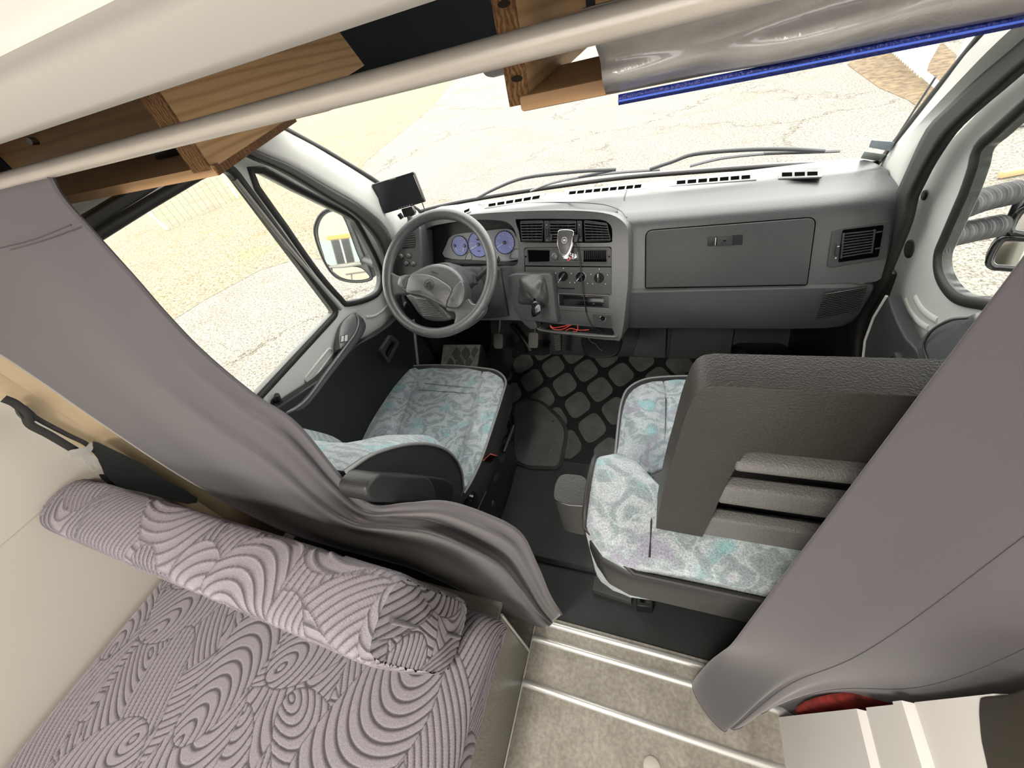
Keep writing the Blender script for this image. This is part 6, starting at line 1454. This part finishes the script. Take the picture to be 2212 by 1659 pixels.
an = tube('antenna', [PY(1936, 298, 1.75), PY(2022, 165, 1.55)], 0.003, M_wip, None); tag(an, 'thin black antenna rod outside the passenger pillar', 'antenna')
# ---- driver mirror
MN = unit(V(0.10, -0.97, 0.20)); MM = Plane(PX(742, 530, -1.22), MN)
m, nt, N, L, b, tc = nodes('mirror_glass', 0.02); M_mir = m; b.inputs['Metallic'].default_value = 1.0; b.inputs['Base Color'].default_value = (0.86, 0.88, 0.88, 1)
mi = thing('side_mirror', 'grey framed driver side mirror with lower wide angle glass', 'mirror', MM(742, 530))
mo_out = smooth_line(MM.pts([(680, 505), (684, 478), (698, 458), (722, 450), (748, 462), (762, 490), (782, 540), (802, 590), (800, 604), (770, 609), (735, 603), (714, 586), (695, 552)]), 3, True)
slab('mirror_housing', [p - MN * 0.004 for p in mo_out], MN, 0.05, mat('mirror_shell_grey', (0.16, 0.165, 0.17), 0.5, vary=(12, 0.4)), mi, bevel=0.006)
slab('mirror_pane', smooth_line(MM.pts([(688, 508), (691, 482), (703, 464), (722, 457), (737, 464), (750, 490), (768, 540), (778, 566), (770, 571), (714, 574), (700, 552)]), 3, True), MN, 0.003, M_mir, mi)
slab('wide_angle_pane', smooth_line(MM.pts([(718, 580), (772, 577), (794, 592), (796, 601), (768, 605), (738, 599)]), 3, True), MN, 0.003, M_mir, mi)
tube('mirror_frame', [p + MN * 0.001 for p in mo_out], 0.005, M_dark, mi, seg=8, closed=True)
tube('pane_divider', smooth_line(MM.pts([(712, 577), (745, 576), (782, 570)], 0.002), 4), 0.005, mat('divider_grey', (0.30, 0.29, 0.27), 0.4), mi, seg=8)
tube('mirror_arm', [MM(790, 560, -0.02), PX(815, 570, -1.03)], 0.02, M_dark, mi)
# ---- passenger mirror with gaitered arms
mr = thing('side_mirror', 'black passenger side mirror on two corrugated gaiter arms', 'mirror', PX(2150, 480, 0.8))
def gaiter(pts, r, n):
    P = smooth_line(pts, 40); rr = [r * (1 + 0.10 * math.sin(2 * math.pi * n * i / (len(P) - 1))) for i in range(len(P))]
    tube('gaiter_arm', P, rr, mat('gaiter_rubber', (0.06, 0.062, 0.065), 0.45), mr, seg=20)
gaiter([PX(2078, 448, 0.665), PX(2130, 430, 0.74), PX(2195, 415, 0.82)], 0.026, 15)
gaiter([PX(2042, 512, 0.665), PX(2095, 500, 0.74), PX(2160, 487, 0.82)], 0.026, 15)
RM = Plane(PX(2175, 520, 0.86), V(-0.25, -1, 0.25))
kq = (1800, 350, 4.148)
for q in ([(1500, 705), (1580, 680), (1800, 690), (2000, 720), (2000, 960), (1520, 948), (1430, 935), (1400, 890), (1440, 790)], [(1590, 600), (1650, 470), (1760, 400), (2000, 360), (2000, 660), (1640, 640), (1600, 625)]):
    lp = smooth_line(RM.pts(zoom(q, *kq)), 3, True)
    slab('mirror_pane', lp, RM.n, 0.004, M_mir, mr)
    tube('mirror_rim', lp, 0.009, M_gloss, mr, seg=8, closed=True)
    slab('mirror_back', [p - RM.n * 0.008 for p in lp], RM.n, 0.03, M_dark, mr)
tube('mirror_stem', [RM(*p, -0.01) for p in zoom([(1440, 800), (1540, 640), (1640, 420), (1720, 250)], *kq)], 0.011, M_gloss, mr)
# ---- lattice fence ahead on the right
fe = thing('lattice_fence', 'white crossed lattice fence standing at the far right of the yard', 'fence', PZ(1970, 160, GZ))
FA, FB = PZ(1925, 119, GZ), PZ(2030, 215, GZ); fu = unit(FB - FA); fl_ = np.linalg.norm(FB - FA); fn = unit(np.cross(fu, UPV))
M_fw = mat('white_fence_paint', (0.75, 0.75, 0.72), 0.6)
for i in range(16):
    s = (i - 2) * 0.17
    for d, off in ((0.45, 0.02), (-0.45, -0.02)):
        bar('lattice_slat', FA + fu * s + fn * off + V(0, 0, 0.06), FA + fu * (s + d) + fn * off + V(0, 0, 1.0), 0.06, 0.025, fn, M_fw, fe)
for z in (0.95, 0.1): bar('fence_rail', FA - fu * 0.6 + V(0, 0, z), FB + fu * 0.1 + V(0, 0, z), 0.06, 0.05, fn, M_fw, fe)
tube('fence_post', [FB + fu * 0.10, FB + fu * 0.10 + V(0, 0, 1.15)], 0.05, M_fw, fe)
# ---- wire net fence on the left
nf = thing('wire_fence', 'sagging wire mesh fence with pale posts beyond the dry grass', 'fence', PZ(360, 490, GZ))
NA, NB = PZ(362, 497, GZ), PZ(640, 372, GZ); nu = unit(NB - NA); nl = np.linalg.norm(NB - NA)
M_net = mat('grey_green_wire', (0.22, 0.24, 0.17), 0.6)
vs, fs = [], []
def wire(a, b_, r=0.006):
    t = unit(b_ - a); s = unit(np.cross(t, V(0.3, 0.2, 1))); w = np.cross(t, s); k0 = len(vs)
    for p in (a, b_):
        for c_ in range(3): vs.append(p + r * (math.cos(2.09 * c_) * s + math.sin(2.09 * c_) * w))
    for c_ in range(3): fs.append((k0 + c_, k0 + (c_ + 1) % 3, k0 + 3 + (c_ + 1) % 3, k0 + 3 + c_))
for i in range(int(nl / 0.16) + 1):
    p = NA + nu * i * 0.16; wire(p, p + V(0.02, 0, 1.1))
for j in range(9):
    z = 0.05 + j * 0.13; wire(NA + V(0, 0, z), NB + V(0, 0, z + 0.02))
mesh('wire_mesh', vs, fs, M_net, nf, smooth=False)['kind'] = 'stuff'
for s, ln in ((0.0, V(0.35, -0.35, 0.9)), (nl * 0.5, V(0.0, 0.0, 1.2)), (nl, V(0, 0, 1.2))):
    tube('fence_post', [NA + nu * s, NA + nu * s + ln], 0.03, mat('pale_post', (0.62, 0.63, 0.66), 0.5), nf)
# ---- house seen in the driver mirror
cpt = MM(735, 520); dd_ = unit(cpt - CAMP); rr2 = dd_ - 2 * (dd_ @ MN) * MN
hd_ = unit(V(rr2[0], rr2[1], 0)); hs_ = np.cross(hd_, UPV)
hp0 = cpt + hd_ * 20.0; hp0[2] = GZ
ho = thing('stone_house', 'pale stone house with green shutters reflected in the driver mirror', 'house', hp0)
m, nt, N, L, b, tc = nodes('yellow_stone_wall', 0.9)
v1 = tex(N, L, 'Voronoi', tc.outputs['Object'], 5); r1 = ramp(N, [(0.0, (0.42, 0.35, 0.22)), (0.5, (0.55, 0.48, 0.33)), (1.0, (0.48, 0.44, 0.36))]); L.new(v1.outputs['Color'], r1.inputs[0]); L.new(r1.outputs[0], b.inputs['Base Color'])
M_stone = m
box('stone_wall', hp0 + hd_ * 0.25 + V(0, 0, 2.2), (18.0, 0.5, 4.4), M_stone, ho, rot=[hs_, hd_, UPV], bevel=0.0)
wz = 1.75
wn = box('house_window', hp0 + V(0, 0, wz) - hd_ * 0.01, (0.8, 0.06, 1.1), mat('window_dark', (0.05, 0.05, 0.05), 0.2), ho, rot=[hs_, hd_, UPV], bevel=0.0)
box('window_mullion', hp0 + V(0, 0, wz) - hd_ * 0.06, (0.06, 0.05, 1.1), M_fw, wn, rot=[hs_, hd_, UPV], bevel=0.0)
for s in (-1, 1): box('shutter', hp0 + V(0, 0, wz) + hs_ * s * 0.68 - hd_ * 0.03, (0.5, 0.05, 1.15), mat('sage_shutter', (0.36, 0.46, 0.40), 0.6), ho, rot=[hs_, hd_, UPV], bevel=0.0)
box('lintel', hp0 + V(0, 0, wz + 0.68) - hd_ * 0.03, (1.1, 0.06, 0.18), mat('orange_brick', (0.60, 0.36, 0.12), 0.8), ho, rot=[hs_, hd_, UPV], bevel=0.0)
ta = thing('garden_table', 'garden table in front of the house in the mirror', 'table', hp0 - hd_ * 1.5 + hs_ * -0.6)
tb0 = hp0 - hd_ * 1.5 - hs_ * 0.6
box('table_top', tb0 + V(0, 0, 0.72), (1.5, 0.7, 0.05), mat('dark_table', (0.12, 0.11, 0.10), 0.6), ta, rot=[hs_, hd_, UPV])
for s in (-1, 1):
    for q in (-1, 1): bar('leg', tb0 + hs_ * s * 0.6 + hd_ * q * 0.25, tb0 + hs_ * s * 0.5 + hd_ * q * 0.2 + V(0, 0, 0.70), 0.05, 0.05, hd_, mat('dark_table', (0.12, 0.11, 0.10), 0.6), ta)
# ---- small things in the yard on the passenger side
ks = tube('yard_pipe', [PZ(2120, 290, GZ) + V(0, 0, 0.05), PZ(2230, 268, GZ) + V(0, 0, 0.05)], 0.05, mat('grey_pipe', (0.25, 0.27, 0.28), 0.5), None); tag(ks, 'grey pipe lying on the gravel outside the passenger window', 'pipe')
mk = box('marker_board', PZ(2188, 381, GZ) + V(0, 0, 0.04), (0.25, 0.05, 0.05), mat('orange_white', (0.62, 0.33, 0.16), 0.6), None, rot=[unit(V(1, 0.3, 0)), unit(V(-0.3, 1, 0)), UPV]); tag(mk, 'short orange board lying on the gravel', 'board')

dp = mesh('dirt_patch', [PZ(*p, GZ + 0.004) for p in [(1830, 140), (1905, 70), (2000, 60), (2090, 140), (2060, 260), (2010, 250), (1960, 215), (1900, 190)]], [tuple(range(8))], mat('brown_dirt', (0.16, 0.115, 0.065), 0.95, vary=(9, 0.5), bump=(60, 1.0, 4)), smooth=False)
tag(dp, 'brown bare dirt around the foot of the lattice fence', 'dirt', kind='structure')
